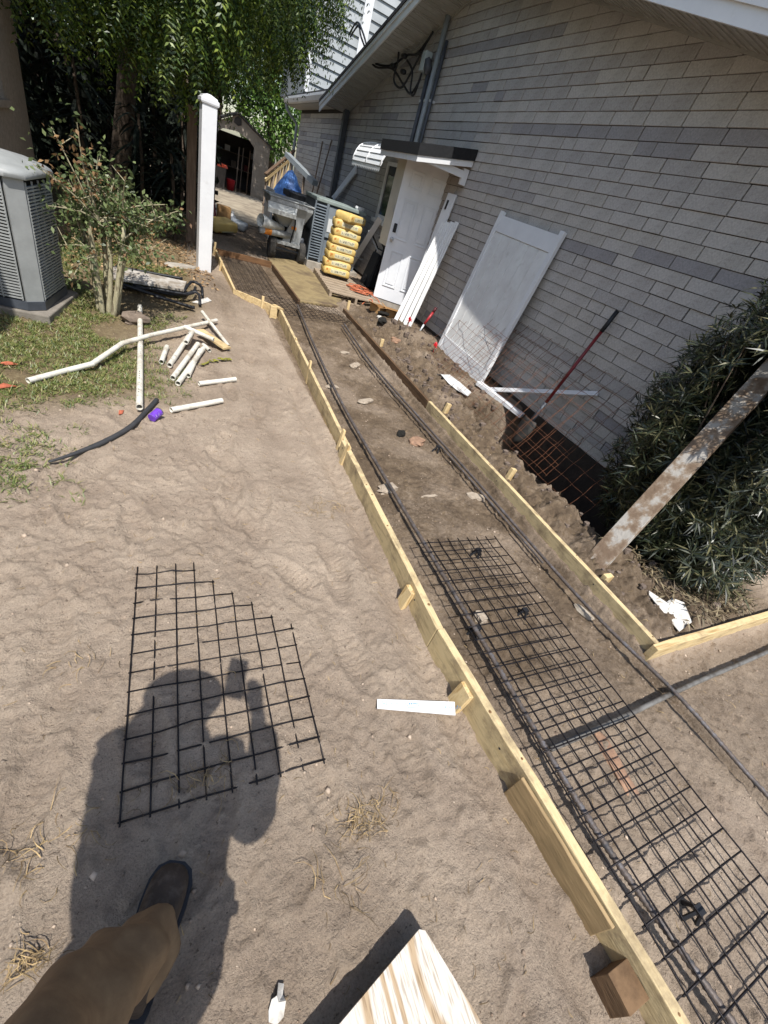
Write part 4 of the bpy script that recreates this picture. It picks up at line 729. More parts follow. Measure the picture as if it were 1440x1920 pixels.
wn = obj('window', B().bx(-1.82, -1.8, 7.26, 8.01, 1.22, 2.3), MATS['window_glass'], NH); obj('sill', B().bx(-1.8, -1.57, 7.2, 8.1, 1.16, 1.225), M_st, wn); obj('frame', B().bx(-1.8, -1.72, 7.94, 8.015, 1.226, 2.29), mat('trim_tan', '8d7c68', '7d6c5a', 6, .8, .1, 30), wn)
obj("roof", B().bx(-6.2, -1.5, 2.2, 9.5, 3.0, 3.16), M_shing, NH)
# ---------------- slab, pallet, bags, cord ----------------
obj('concrete_slab', B().add([(1.82, 6.78, -.1), (2.72, 7.02, -.1), (2.62, 10.2, -.1), (1.82, 9.6, -.1), (1.82, 6.78, .045), (2.72, 7.02, .045), (2.62, 10.2, .045), (1.82, 9.6, .045)], [(3, 2, 1, 0), (4, 5, 6, 7), (0, 1, 5, 4), (1, 2, 6, 5), (2, 3, 7, 6), (3, 0, 4, 7)]), mat('tan_slab', '6f5f45', '57483a', 2.2, .95, .4, 40, c3='8a7a58', lo=.3, hi=.7), None, 'tan stained concrete slab between mesh bed and pallet', 'concrete slab', bevel=.01)
Pa = root('pallet', (3.05, 8.35, .0), 'weathered wooden pallet under the cement bags', 'pallet', rz=-.1); M_pal = mat('pallet_wood', 'a69682', '857562', 4, .9, .25, 25, (2, 10, 10))
for k in range(9): obj('deck_board', B().bx(-.48, .48, -.92 + k * .205, -.92 + k * .205 + .15, .115, .133), M_pal, Pa, local=True)
for x in (-.46, 0, .46): obj('stringer', B().bx(x - .02, x + .02, -.92, .87, .018, .114), M_pal, Pa, local=True)
for k in range(4): obj('bottom_board', B().bx(-.48, .48, -.92 + k * .55, -.92 + k * .55 + .12, .0, .0175), M_pal, Pa, local=True)
m, t, b = newmat('cement_bag'); N = t.nodes.new; L = t.links.new
tc = N('ShaderNodeTexCoord'); sx = N('ShaderNodeSeparateXYZ'); L(tc.outputs['Object'], sx.inputs[0])
def mth(op, a, v=None, v2=None):
    x = N('ShaderNodeMath'); x.operation = op
    for i_, q in enumerate((a, v, v2)):
        if q is None: continue
        if isinstance(q, (int, float)): x.inputs[i_].default_value = q
        else: L(q, x.inputs[i_])
    return x.outputs[0]
band = mth('MULTIPLY', mth('LESS_THAN', mth('ABSOLUTE', mth('SUBTRACT', sx.outputs['X'], .02)), .15), mth('LESS_THAN', mth('ABSOLUTE', sx.outputs['Z']), .034))
nz = N('ShaderNodeTexNoise'); nz.inputs['Scale'].default_value = 1; mp = N('ShaderNodeMapping'); mp.inputs['Scale'].default_value = (70, 70, 26); L(tc.outputs['Object'], mp.inputs[0]); L(mp.outputs[0], nz.inputs['Vector'])
txt = mth('MULTIPLY', mth('GREATER_THAN', nz.outputs['Fac'], .53), mth('LESS_THAN', mth('ABSOLUTE', sx.outputs['Z']), .018)); txt = mth('MULTIPLY', txt, band)
bl2 = mth('MULTIPLY', mth('LESS_THAN', mth('ABSOLUTE', mth('ADD', sx.outputs['X'], .19)), .03), mth('LESS_THAN', mth('ABSOLUTE', sx.outputs['Z']), .03)); bl2 = mth('MULTIPLY', bl2, mth('GREATER_THAN', nz.outputs['Fac'], .47))
def rgb(c): x = N('ShaderNodeRGB'); x.outputs[0].default_value = srgb(c); return x.outputs[0]
def mixc(f, a, bb): x = N('ShaderNodeMix'); x.data_type = 'RGBA'; L(f, x.inputs['Factor']); L(a, x.inputs['A']); L(bb, x.inputs['B']); return x.outputs['Result']
n2 = N('ShaderNodeTexNoise'); n2.inputs['Scale'].default_value = 12; L(tc.outputs['Object'], n2.inputs['Vector']); yr = N('ShaderNodeValToRGB'); yr.color_ramp.elements[0].color = srgb('c2a256'); yr.color_ramp.elements[1].color = srgb('d0b878'); L(n2.outputs['Fac'], yr.inputs[0])
col = mixc(bl2, mixc(txt, mixc(band, yr.outputs[0], rgb('c6bf9c')), rgb('74756c')), rgb('b0702a')); L(col, b.inputs['Base Color']); b.inputs['Roughness'].default_value = .6
bp = N('ShaderNodeBump'); bp.inputs['Strength'].default_value = .5; bp.inputs['Distance'].default_value = .02; L(n2.outputs['Fac'], bp.inputs['Height']); L(bp.outputs[0], b.inputs['Normal']); M_bag = m
GB = 'yellow cement bags stacked on the pallet'; ordn = ('bottom', 'second', 'third', 'fourth', 'fifth', 'sixth', 'seventh', 'top')
def bagmesh(a, b_, h):
    vs = []; n = 20; prof = ((.0, -.97), (.9, -1), (.97, -.86), (1, -.55), (1.01, 0), (1, .55), (.96, .86), (.88, 1), (.0, 1.05)); 
    for s_, z in prof:
        for k in range(n):
            th = 2 * math.pi * k / n; c, s2 = math.cos(th), math.sin(th); e = .2; vs.append((a * s_ * math.copysign(abs(c) ** e, c) if s_ else 0, b_ * s_ * math.copysign(abs(s2) ** e, s2) if s_ else 0, h * z))
    return B().add(vs, [(i * n + k, i * n + (k + 1) % n, (i + 1) * n + (k + 1) % n, (i + 1) * n + k) for i in range(len(prof) - 1) for k in range(n)])
rr = random.Random(3)
for k in range(8):
    lab = 'yellow cement bag, %s of the stack%s' % (ordn[k] + (' from the bottom' if 0 < k < 7 else ''), ' and turned askew' if k == 7 else '')
    o = obj('cement_bag', bagmesh(.255, .185, .0645), M_bag, None, lab, 'cement bag', GB, smooth=True)
    for v in o.data.vertices: v.co.z -= .0645; v.co.x *= 1 + rr.uniform(-.012, .012); v.co.z += rr.uniform(-.002, .002)
    ph = rr.uniform(0, 6)
    for v in o.data.vertices: e_ = abs(v.co.x) / .255; v.co.z -= .012 * e_ ** 3 + .006 * math.sin(v.co.x * 26 + ph) * (1 if v.co.z > -.06 else 0) + .004 * math.sin(v.co.y * 30 + ph * 2); v.co.y *= 1 + .03 * math.sin(v.co.x * 18 + ph)
    o.location = (2.94 + .015 * k * (.6 if k < 7 else 1) + rr.uniform(-.012, .012), 8.78 + rr.uniform(-.015, .015), .133 + .126 * (k + 1)); o.rotation_euler = (0, 0, -.1 + rr.uniform(-.05, .05) + (.75 if k == 7 else 0))
q = B(); rr = random.Random(12)
P = [(3.0, 8.2, .15)]
for k in range(70): a = k * .62 + rr.uniform(-.3, .3); rad = rr.uniform(.08, .24); P.append((3.25 + rad * 1.2 * math.cos(a) + rr.uniform(-.04, .04), 8.02 + rad * 1.3 * math.sin(a), .142 + rr.uniform(0, .05)))
P += [(3.4, 7.5, .15), (3.35, 7.36, .06), (3.3, 7.25, .05), (3.2, 7.2, .08), (3.25, 7.5, .15), (3.05, 7.38, .05), (3.1, 7.2, .06), (3.35, 7.1, .09), (3.5, 6.95, .09)]
obj('extension_cord', B().tube(interp(P, 420), .0085, 5), mat('orange_cord', 'c07252', 'a85d3f', 9, .6, .02, 40), None, 'tangled orange extension cord on the pallet front', 'cord', smooth=True)
# ---------------- concrete mixer / pump ----------------
Mx = root('concrete_mixer', (2.2, 10.1, .0), 'grey wheeled concrete mixing machine with chute', 'mixer'); M_mx = mat('mixer_paint', 'a4a7a7', '8d9090', 6, .5, .08, 40); M_tyre = mat('tyre', '2c2b2a', '4a4743', 14, .9, .3, 60)
for x, y in ((1.92, 9.85), (2.52, 9.9)):
    wh = obj('wheel', B().lathe((x - .06, y, .21), [(.1, 0), (.19, .0), (.205, .02), (.205, .1), (.19, .12), (.1, .12)], 24, (1, 0, 0)), M_tyre, Mx, smooth=False, bevel=.01)
    obj('rim', B().lathe((x - .065, y, .21), [(.0, .02), (.04, 0), (.1, .012), (.1, .12), (.04, .13), (0, .13)], 18, (1, 0, 0)), M_dgrey, wh)
obj('axle', B().tube([(1.9, 9.87, .21), (2.55, 9.9, .21)], .022, 8), M_dgrey, Mx)
obj('frame', B().bx(1.95, 2.5, 9.8, 9.9, .3, .36).bx(1.97, 2.03, 9.9, 10.7, .3, .36).bx(2.42, 2.48, 9.9, 10.7, .3, .36), M_mx, Mx)
hp = [(1.78, 9.72, .95), (2.62, 9.82, .95), (2.62, 10.5, .95), (1.78, 10.45, .95), (2.05, 9.9, .6), (2.45, 9.95, .6), (2.45, 10.3, .6), (2.05, 10.3, .6)]
obj('hopper', B().add(hp, [(0, 4, 5, 1), (1, 5, 6, 2), (2, 6, 7, 3), (3, 7, 4, 0), (4, 7, 6, 5)]).add([(x, y, z + d_) for d_ in (0, .09) for x, y, z in hp[:4]], [(0, 1, 5, 4), (1, 2, 6, 5), (2, 3, 7, 6), (3, 0, 4, 7)]), M_mx, Mx).modifiers.new('s', 'SOLIDIFY').thickness = .012
obj('rim_rail', B().tube([(1.77, 9.71, 1.04), (2.63, 9.81, 1.04), (2.63, 10.51, 1.04), (1.77, 10.46, 1.04), (1.77, 9.71, 1.04)], .016, 6), M_mx, Mx)
obj('apron', B().add([(1.74, 9.7, .95), (2.3, 9.76, .95), (2.26, 9.6, .86), (1.72, 9.54, .86), (1.74, 9.7, .93), (2.3, 9.76, .93), (2.26, 9.6, .79), (1.72, 9.54, .79)], [(0, 1, 2, 3), (7, 6, 5, 4), (0, 4, 5, 1), (1, 5, 6, 2), (2, 6, 7, 3), (3, 7, 4, 0)]), mat('mixer_white', 'c9ccca', 'a9aca9', 16, .5, .1, 40), Mx)
obj('leg_plate', B().add([(2.1, 9.83, .34), (2.46, 9.86, .34), (2.3, 9.84, .9), (2.5, 9.86, .9), (2.1, 9.89, .34), (2.46, 9.92, .34), (2.3, 9.9, .9), (2.5, 9.92, .9)], [(0, 1, 3, 2), (4, 6, 7, 5), (0, 4, 5, 1), (1, 5, 7, 3), (3, 7, 6, 2), (2, 6, 4, 0)]), M_mx, Mx)
obj('chute', B().tube([(1.62, 9.6, .62), (1.8, 9.7, .59), (2.1, 9.85, .56)], [.11, .09, .045], 14, hollow=.008), MATS['mixer_white'], Mx, smooth=True)
obj('auger_tube', B().tube([(1.62, 9.62, .47), (2.3, 9.9, .47)], .06, 12), M_mx, Mx, smooth=True); obj('label', B().tube([(1.7, 9.653, .47), (1.84, 9.711, .47)], .0615, 12, cap=False), mat('orange_label', 'd88a3c', 'c77728', 8, .6, 0), Mx, smooth=True); obj('label', B().box((2.3, 9.835, .62), (.1, .012, .05), .1), MATS['orange_label'], Mx)
obj('drum', B().lathe((2.35, 10.2, .75), [(0, 0), (.26, 0), (.28, .04), (.28, .4), (.2, .45), (0, .45)], 20, (.2, 1, 0)), M_black, Mx, smooth=False); obj('water_line', B().tube(interp([(2.28, 9.82, .85), (2.31, 9.8, .7), (2.28, 9.8, .5), (2.26, 9.82, .36)], 14), .012, 6), M_black, Mx, smooth=True)
obj('motor', B().lathe((2.5, 9.9, .36), [(0, 0), (.05, 0), (.05, .1), (.035, .13), (0, .13)], 12), M_dgrey, Mx); obj('print_plate', B().add([(1.9, 9.715, .96), (2.5, 9.785, .96), (2.5, 9.785, 1.02), (1.9, 9.715, 1.02)], [(0, 1, 2, 3)]), mat('faded_print', 'aeb1b2', '8a8d8f', 30, .6, 0, stretch=(5, 1, 1)), Mx)
# ---------------- grey package unit ----------------
mat('shed_dark0', '4b5258', '42484e', 5, .5, .05, 40); Pu = root('package_unit', (3.2, 10.35, .0), 'grey louvred package air unit behind the cement bags', 'air conditioner'); M_pu = mat('package_paint', '767f86', '69727a', 5, .5, .05, 40)
obj('cabinet', B().bx(2.69, 3.68, 9.96, 10.8, .14, 1.18), MATS['shed_dark0'], Pu); obj('top_rail', B().bx(2.68, 3.74, 9.9, 10.85, 1.18, 1.24), mat('rail_grey', '8d9894', '7e8985', 5, .5, .05, 40), Pu, bevel=.01)
for k in range(20): obj('louvre', B().add([(2.69, 9.9, .2 + k * .048), (2.69, 9.955, .225 + k * .048), (2.9, 9.955, .225 + k * .048), (2.9, 9.9, .2 + k * .048), (2.69, 9.9, .21 + k * .048), (2.69, 9.955, .235 + k * .048), (2.9, 9.955, .235 + k * .048), (2.9, 9.9, .21 + k * .048)], [(0, 1, 2, 3), (7, 6, 5, 4), (0, 4, 5, 1), (1, 5, 6, 2), (2, 6, 7, 3), (3, 7, 4, 0)]), M_pu, Pu)
for x0, x1 in ((2.66, 2.69), (2.9, 2.95), (3.6, 3.7)): obj('corner_post', B().bx(x0, x1, 9.9, 9.955, .14, 1.178), M_pu, Pu, bevel=.006)
for k in range(24): obj('coil_slot', B().bx(3.3, 3.58, 9.94, 9.952, .22 + k * .039, .236 + k * .039), M_black, Pu)
obj('panel', B().bx(2.96, 3.26, 9.93, 9.955, .62, 1.15), mat('panel_grey', '838c92', '777f86', 5, .5, .05, 40), Pu); obj('panel', B().bx(2.96, 3.26, 9.93, 9.955, .18, .56), M_pu, Pu); obj('notice', B().bx(2.98, 3.2, 9.92, 9.929, .72, .95), mat('notice_paper', 'd6d8d6', 'c2c5c5', 40, .7, 0, stretch=(1, 1, 6)), Pu)
obj('equipment_pad', B().bx(2.66, 3.8, 9.86, 10.9, -.05, .138), M_conc, None, 'concrete pad under the grey package unit', 'concrete pad', bevel=.01)
obj('white_tub', B().lathe((3.62, 10.05, 1.24), [(0, 0), (.09, 0), (.1, .03), (.09, .06), (0, .065)], 14), M_white, None, 'white lid sitting on the package unit corner', 'lid')
obj('cable', B().tube(interp([(3.3, 9.9, .55), (3.5, 9.3, .5), (3.56, 9.1, .52)], 12), .01, 6), M_grey, None, 'grey cable slung from the package unit to the white board', 'cable')
# wheelbarrow behind the door
Wb = root('wheelbarrow', (3.75, 9.0, .0), 'black wheelbarrow tipped up against the wall left of the door', 'wheelbarrow')
obj('tray', B().add([(3.62, 8.7, .1), (3.62, 9.2, .1), (3.75, 9.15, .72), (3.75, 8.78, .72), (3.85, 8.75, .12), (3.85, 9.15, .12), (3.9, 9.1, .66), (3.9, 8.82, .66)], [(3, 2, 1, 0), (4, 5, 6, 7), (0, 1, 5, 4), (1, 2, 6, 5), (2, 3, 7, 6), (3, 0, 4, 7)]), M_black, Wb, bevel=.03)
for y in (8.75, 9.17): obj('handle', B().tube([(3.72, y, .2), (3.82, y - .02, .8), (3.6, y - .1, 1.0)], .014, 6), M_black, Wb)
obj('brace', B().tube([(3.8, 8.76, .78), (3.8, 9.16, .78)], .012, 6), M_black, Wb); obj('brace', B().tube([(3.7, 8.76, .75), (3.62, 9.3, 1.0)], .012, 6), M_alum, Wb); obj('wheel', B().lathe((3.7, 8.95, .16), [(0, -.04), (.12, -.04), (.16, 0), (.12, .04), (0, .04)], 16, (0, 1, 0)), M_tyre, Wb)
obj('black_pot', B().lathe((3.86, 13.0, .9), [(.0, 0), (.12, 0), (.13, .3), (0, .31)], 12), M_black, None, 'black cylinder at the foot of the dark downspout', 'pot'); 
obj('storage_crate', B().bx(3.66, 3.98, 12.7, 13.3, .0, .9), M_black, None, 'black crate beneath the downspout', 'crate', bevel=.02)
obj('white_board', B().beam((3.88, 13.1, 1.05), (3.95, 11.75, 1.9), .03, .17, (0, .6, 1)), M_white, None, 'white board slanting up the wall right of the downspout', 'board'); 
for k, (a, b_, lab) in enumerate((((3.86, 14.9, .1), (3.95, 14.1, 2.35), 'thin pole leaning on the dark wall, nearer one'), ((3.86, 15.1, .1), (3.96, 15.0, 2.3), 'thin pole standing at the dark wall, farther one'))): obj('pole', B().tube([a, b_], .02, 6), M_greywood, None, lab, 'pole', 'poles on the dark wall')
# ---------------- heap behind the mixer ----------------
tp = B(); n = 12; rr = random.Random(6)
for i in range(n):
    for j in range(n):
        x = 2.35 + .95 * i / (n - 1); y = 12.6 + 1.3 * j / (n - 1); tp.v.append((x + rr.uniform(-.03, .03), y, .45 + .98 * math.exp(-((x - 2.85) / .45) ** 2 - ((y - 13.2) / .6) ** 2) + rr.uniform(-.05, .05)))
tp.f = [(i * n + j, (i + 1) * n + j, (i + 1) * n + j + 1, i * n + j + 1) for i in range(n - 1) for j in range(n - 1)]; tp.mi = [0] * len(tp.f)
Tp = root('tarp', (2.8, 13.2, .3), 'crumpled blue tarp over a heap behind the mixer', 'tarp'); obj('sheet', tp, mat('blue_tarp', '5b86c6', '3f66a6', 4, .45, .2, 12), Tp, smooth=True); obj('strap', B().tube(interp([(2.62, 12.62, .5), (2.66, 12.8, .9), (2.8, 13.1, 1.22)], 8), .012, 5), M_black, Tp)
obj('heap_core', B().prism([(2.4, 12.7), (3.3, 12.7), (3.3, 13.9), (2.4, 13.9)], -.05, .38), M_dark, None, 'dark pile of goods under the blue tarp', 'pile', bevel=.1)
obj('black_barrel', B().lathe((3.2, 12.0, 0), [(0, 0), (.27, 0), (.29, .05), (.28, .45), (.29, .5), (.28, .9), (.25, .95), (0, .95)], 20), M_black, None, 'black barrel standing behind the mixer hopper', 'barrel', smooth=True)
obj('black_tub', B().bx(2.55, 3.2, 11.7, 12.5, .98, 1.1).bx(2.6, 3.0, 11.75, 12.4, 0, .979), M_black, None, 'flat black tub lid above the mixer', 'tub', bevel=.02)
obj('white_sheet', B().bx(2.28, 2.33, 12.3, 13.2, 0, 1.0), M_white, None, 'white board standing left of the blue tarp', 'board')
Gt = root('fallen_gutter', (3.45, 15.5, 1.6), 'grey gutter length leaning across the railing', 'gutter'); obj('trough', B().beam((3.35, 16.4, 1.75), (3.75, 14.3, 1.35), .16, .12), M_grey, Gt)
obj('gutter_prop', B().beam((3.6, 15.0, 0), (3.6, 15.0, 1.43), .06, .06), M_greywood, None, 'post under the leaning gutter length', 'post')
Rl = root('stair_railing', (3.2, 16.8, 0), 'sloping wooden picket railing behind the blue tarp', 'railing'); a, b_ = Vector((2.75, 16.2, 1.12)), Vector((3.75, 17.4, 1.92))
obj('top_rail', B().beam(a, b_, .09, .04), M_oldwood, Rl); obj('mid_rail', B().beam(a - Vector((0, .03, .14)), b_ - Vector((0, .03, .14)), .035, .08), M_pine, Rl)
for k in range(9): p = a.lerp(b_, (k + .4) / 9); obj('picket', B().bx(p.x - .03, p.x + .03, p.y - .012, p.y + .012, .0 if k in (0, 8) else .35, p.z - .022), M_pinez if k % 2 else M_greywood, Rl)
obj('bottom_rail', B().beam(a - Vector((0, -.03, .75)), b_ - Vector((0, -.03, .75)), .03, .08), M_greywood, Rl)
# ---------------- shed ----------------
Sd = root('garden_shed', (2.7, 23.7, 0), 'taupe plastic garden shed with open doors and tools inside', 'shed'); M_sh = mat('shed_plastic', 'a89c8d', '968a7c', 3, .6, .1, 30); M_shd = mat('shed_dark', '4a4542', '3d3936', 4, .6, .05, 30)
yf = 22.5; x0, x1, pk = 1.5, 3.9, 2.62; ez, pz = 1.82, 2.42
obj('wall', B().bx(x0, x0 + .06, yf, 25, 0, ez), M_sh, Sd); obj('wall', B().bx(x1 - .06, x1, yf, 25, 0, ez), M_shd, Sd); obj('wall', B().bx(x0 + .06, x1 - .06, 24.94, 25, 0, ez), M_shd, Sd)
obj('gable', B().prism([(x0, ez - .2), (x0 + .3, ez - .2), (2.1, ez + .05), (pk, ez + .12), (3.1, ez - .02), (3.3, ez - .2), (x1, ez - .2), (x1, ez), (pk, pz), (x0, ez)], yf - .03, yf, 'y'), M_sh, Sd); obj('vent', B().prism([(pk - .14, 2.16), (pk + .02, 2.1), (pk + .14, 2.16), (pk + .12, 2.34), (pk, 2.38), (pk - .12, 2.3)], yf - .05, yf - .031, 'y'), M_shd, Sd)
for a_, b2 in (((x0 - .1, ez - .04), (pk, pz + .03)), ((pk, pz + .03), (x1 + .12, ez - .06))): obj('roof', B().prism([a_, b2, (b2[0], b2[1] + .06), (a_[0], a_[1] + .06)], yf - .15, 25.1, 'y'), M_shd, Sd)
obj('jamb', B().bx(x0, 1.72, yf - .02, yf, 0, ez - .2), M_sh, Sd); dr = obj('door', B().bx(3.28, 3.88, yf - .1, yf - .05, .02, 1.78), M_sh, Sd)
for k in range(13): obj('panel', B().bx(3.34, 3.83, yf - .112, yf - .101, .1 + k * .125, .1 + k * .125 + .112), M_sh, dr)
obj('handle', B().tube([(3.27, yf - .13, .95), (3.25, yf - .16, 1.05), (3.27, yf - .13, 1.2)], .012, 6), M_black, dr); obj('door', B().bx(1.72, 1.78, yf - .5, yf - .01, .02, 1.78), M_shd, Sd)
for z in (.7, 1.2): obj('shelf', B().bx(2.3, 3.8, 24.3, 24.9, z, z + .03), M_greywood, Sd)
obj('red_bucket', B().lathe((2.45, 22.1, .04), [(0, 0), (.13, 0), (.17, .34), (.18, .36), (.16, .36), (.12, .03), (0, .03)], 16), mat('bucket_red', 'b3222a', '941a22', 5, .45, .03, 30), None, 'red bucket standing in front of the shed', 'bucket', smooth=True)
Bn = root('bin', (1.95, 21.7, 0), 'dark bin with orange lid left of the red bucket', 'bin'); obj('body', B().add([(1.73, 21.5, .04), (2.15, 21.5, .04), (2.15, 21.95, .04), (1.73, 21.95, .04), (1.7, 21.45, .72), (2.2, 21.45, .72), (2.2, 22, .72), (1.7, 22, .72)], [(3, 2, 1, 0), (4, 5, 6, 7), (0, 1, 5, 4), (1, 2, 6, 5), (2, 3, 7, 6), (3, 0, 4, 7)]), M_shd, Bn); obj('lid', B().lathe((2.0, 21.7, .72), [(0, 0), (.28, 0), (.25, .08), (0, .12)], 12), mat('lid_orange', 'd8542c', 'c04422', 5, .5, 0), Bn)
for k, (x, y, m_, lab) in enumerate(((2.75, 22.9, M_greywood, 'grey tool handle inside the shed, left'), (2.95, 23.2, M_greywood, 'grey tool handle inside the shed, middle'), (3.15, 22.7, M_oldwood, 'brown tool handle inside the shed, right'))): obj('tool_handle', B().tube([(x, y, .0), (x + .05, y + .1, 1.5)], .025, 6), m_, None, lab, 'tool', 'tools inside the shed')
for k in range(5): obj('storage_box', B().bx(2.4 + .27 * k, 2.6 + .27 * k, 24.35, 24.6, .731 if k % 2 else 1.231, .95 if k % 2 else 1.42), (M_whited, M_greywood, M_black, M_redh, M_alum)[k], None, ('pale box on the upper shed shelf, leftmost', 'grey box on the lower shed shelf', 'black box on the upper shed shelf', 'dark red box on the lower shed shelf', 'metal box on the upper shed shelf, rightmost')[k], 'box', 'boxes on the shed shelves')
# clutter by the white post
o = obj('cement_bag', bagmesh(.3, .2, .09), M_bag, None, 'opened yellow bag slumped right of the white post', 'bag', smooth=True); o.location = (1.12, 11.35, .06); o.rotation_euler = (.1, -.1, .6)
o = obj('plastic_sack', bagmesh(.24, .16, .07), mat('clear_sack', 'a6abb0', '878d93', 9, .35, .4, 14), None, 'grey plastic sack right of the slumped yellow bag', 'sack', smooth=True); o.location = (1.55, 12.4, .05); o.rotation_euler = (.1, .1, -.4)
obj('red_pole', B().tube([(1.05, 11.6, .0), (.95, 12.1, .75)], .03, 8), MATS['dark_red'], None, 'dark red pole leaning behind the yellow bag', 'pole'); obj('carton', B().bx(1.12, 1.4, 12.2, 12.5, .0, .4), M_card, None, 'brown carton behind the yellow bag', 'carton', bevel=.005); obj('white_jug', B().lathe((1.5, 12.75, 0), [(0, 0), (.08, 0), (.08, .2), (.03, .26), (.03, .3), (0, .3)], 12), M_white, None, 'white jug by the brown carton', 'jug')
obj('white_ball', B().lathe((.72, 9.0, .1), [(0, 0), (.045, .02), (.06, .06), (.045, .1), (0, .12)], 12), M_white, None, 'white knob by the stake at the far bed corner', 'knob', smooth=True)
# ---------------- vegetation ----------------
def unit(v): return v / np.maximum(np.linalg.norm(v, axis=-1, keepdims=True), 1e-9)
def leaf_quads(P, Dv, Nn, L_, Wd, fold=.25):
    """pointed leaves: base, two sides, tip"""
    Dv = unit(Dv); S_ = unit(np.cross(Dv, Nn)); Nn = np.cross(S_, Dv); L_ = L_[:, None]; Wd = Wd[:, None]
    V = np.stack([P, P + Dv * L_ * .45 + S_ * Wd + Nn * Wd * fold, P + Dv * L_ - Nn * L_ * .12, P + Dv * L_ * .45 - S_ * Wd + Nn * Wd * fold], 1)
    n = len(P); return V.reshape(-1, 3), np.arange(4 * n).reshape(n, 4)
def ell_pts(r_, n, c, rad, shell=.55):
    d = unit(r_.normal(size=(n, 3))); q = (shell + (1 - shell) * r_.random((n, 1))) ** .8; return np.array(c) + d * q * np.array(rad), d
def pinnate(r_, P, Dv, ln, k=9):
    """compound leaves at P pointing along Dv, drooping"""
    n = len(P); Dv = unit(Dv); S_ = unit(np.cross(Dv, np.array([0, 0, 1.]) + r_.normal(0, .25, (n, 3)))); Lr = ln * r_.uniform(.65, 1.2, (n, 1)); PP = []; DD = []; NN = []; LL = []
    for i in range(k):
        t = (i + 1) / k; pos = P + Dv * Lr * t + np.array([0, 0, -1]) * Lr * .42 * t * t; tan = unit(Dv + np.array([0, 0, -1]) * .84 * t)
        for s_ in (-1, 1):
            PP.append(pos); DD.append(S_ * s_ + tan * .55 + np.array([0, 0, -.25])); NN.append(np.cross(S_, tan) + r_.normal(0, .2, (n, 3))); LL.append(np.full(n, .075) * (1 - .35 * abs(t - .5)) * Lr[:, 0] / ln)
    PP, DD, NN, LL = map(np.concatenate, (PP, DD, NN, LL)); return leaf_quads(PP, DD, NN, LL, LL * .17)
def merge(parts):
    V = []; F = []; o = 0
    for v, f in parts: V.append(v); F.append(f + o); o += len(v)
    return np.concatenate(V), np.concatenate(F)
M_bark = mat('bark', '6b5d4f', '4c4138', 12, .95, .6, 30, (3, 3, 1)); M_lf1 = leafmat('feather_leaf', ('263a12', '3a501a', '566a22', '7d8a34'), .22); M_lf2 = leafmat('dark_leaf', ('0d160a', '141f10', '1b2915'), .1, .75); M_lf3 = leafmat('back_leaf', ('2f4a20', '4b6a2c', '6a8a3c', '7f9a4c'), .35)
r_ = np.random.default_rng(3)
def tree(name, lab, base, top, limbs, crown, m, extra=None):
    R = root(name, base, lab, 'tree'); b0 = Vector(base); t0 = Vector(top); q = B().tube(interp([b0 - Vector((0, 0, .2)), b0.lerp(t0, .5) + Vector((.1, .05, 0)), t0], 8), [.2 - .012 * k for k in range(8)], 10)
    for p in limbs: q.tube(interp([b0.lerp(t0, .7), (b0.lerp(t0, .8) + Vector(p)) / 2 + Vector((0, 0, .3)), p], 8), [.09 - .009 * k for k in range(8)], 7)
    obj('trunk', q, M_bark, R, smooth=True); obj('crown', crown, m, R); return R
cl = []
for c, rad, n, dro in (((-1.0, 8.9, 2.75), (1.2, 1.0, .55), 520, .5), ((.15, 8.35, 2.72), (.75, .75, .6), 620, .7), ((.0, 7.9, 3.3), (1.2, .7, .5), 380, .5), ((1.35, 9.2, 3.45), (.85, .8, .6), 520, .6), ((2.1, 11.2, 4.15), (.9, .8, .55), 420, .7), ((1.75, 11.0, 3.35), (.5, .5, .5), 220, .8), ((-.9, 7.6, 4.7), (2.0, 1.2, .8), 1500, .3), ((1.0, 8.2, 5.0), (1.2, 1.2, .8), 700, .3), ((.2, 10.6, 5.0), (3.2, 2.6, 1.3), 2000, .3), ((-2.6, 10.5, 4.0), (2.2, 2.4, 1.6), 1100, .3), ((.2, 12.6, 3.4), (2.2, 1.0, 1.2), 900, .4)):
    P, d = ell_pts(r_, n, c, rad, .35); cl.append(pinnate(r_, P, d * np.array([1, 1, .5]) + r_.normal(0, .35, (n, 3)) + np.array([.15, -.1, -dro]), .42))
tree('feathery_tree', 'large overhanging tree with drooping feathery leaves above the white post', (-.9, 12.4, 0), (-.4, 11.4, 3.6), [(.15, 8.5, 3.0), (1.4, 9.3, 3.7), (-1.2, 9.0, 3.2), (2.4, 10.8, 4.3), (-2.5, 10.4, 4.6), (.3, 10.4, 5.6)], merge(cl), M_lf1)
def leafmass(n, c, rad, ln, wd, shell, seed, droop=.3):
    q = np.random.default_rng(seed); P, d = ell_pts(q, n, c, rad, shell); return leaf_quads(P, d + q.normal(0, .6, (n, 3)) + np.array([0, 0, -droop]), q.normal(size=(n, 3)) + d, ln * q.uniform(.6, 1.3, n), np.full(n, wd))
tree('broadleaf_tree', 'sunlit yellow green tree behind the shed roof on the right', (4.9, 27.5, 0), (4.6, 27.2, 3), [(4, 26.6, 3.6), (5.6, 27, 4)], merge([leafmass(3000, (4.4, 26.6, 2.9), (1.5, 1.3, 1.5), .2, .05, .5, 1), leafmass(2200, (5.4, 27.4, 4.0), (1.6, 1.4, 1.5), .2, .05, .5, 2)]), M_lf3)
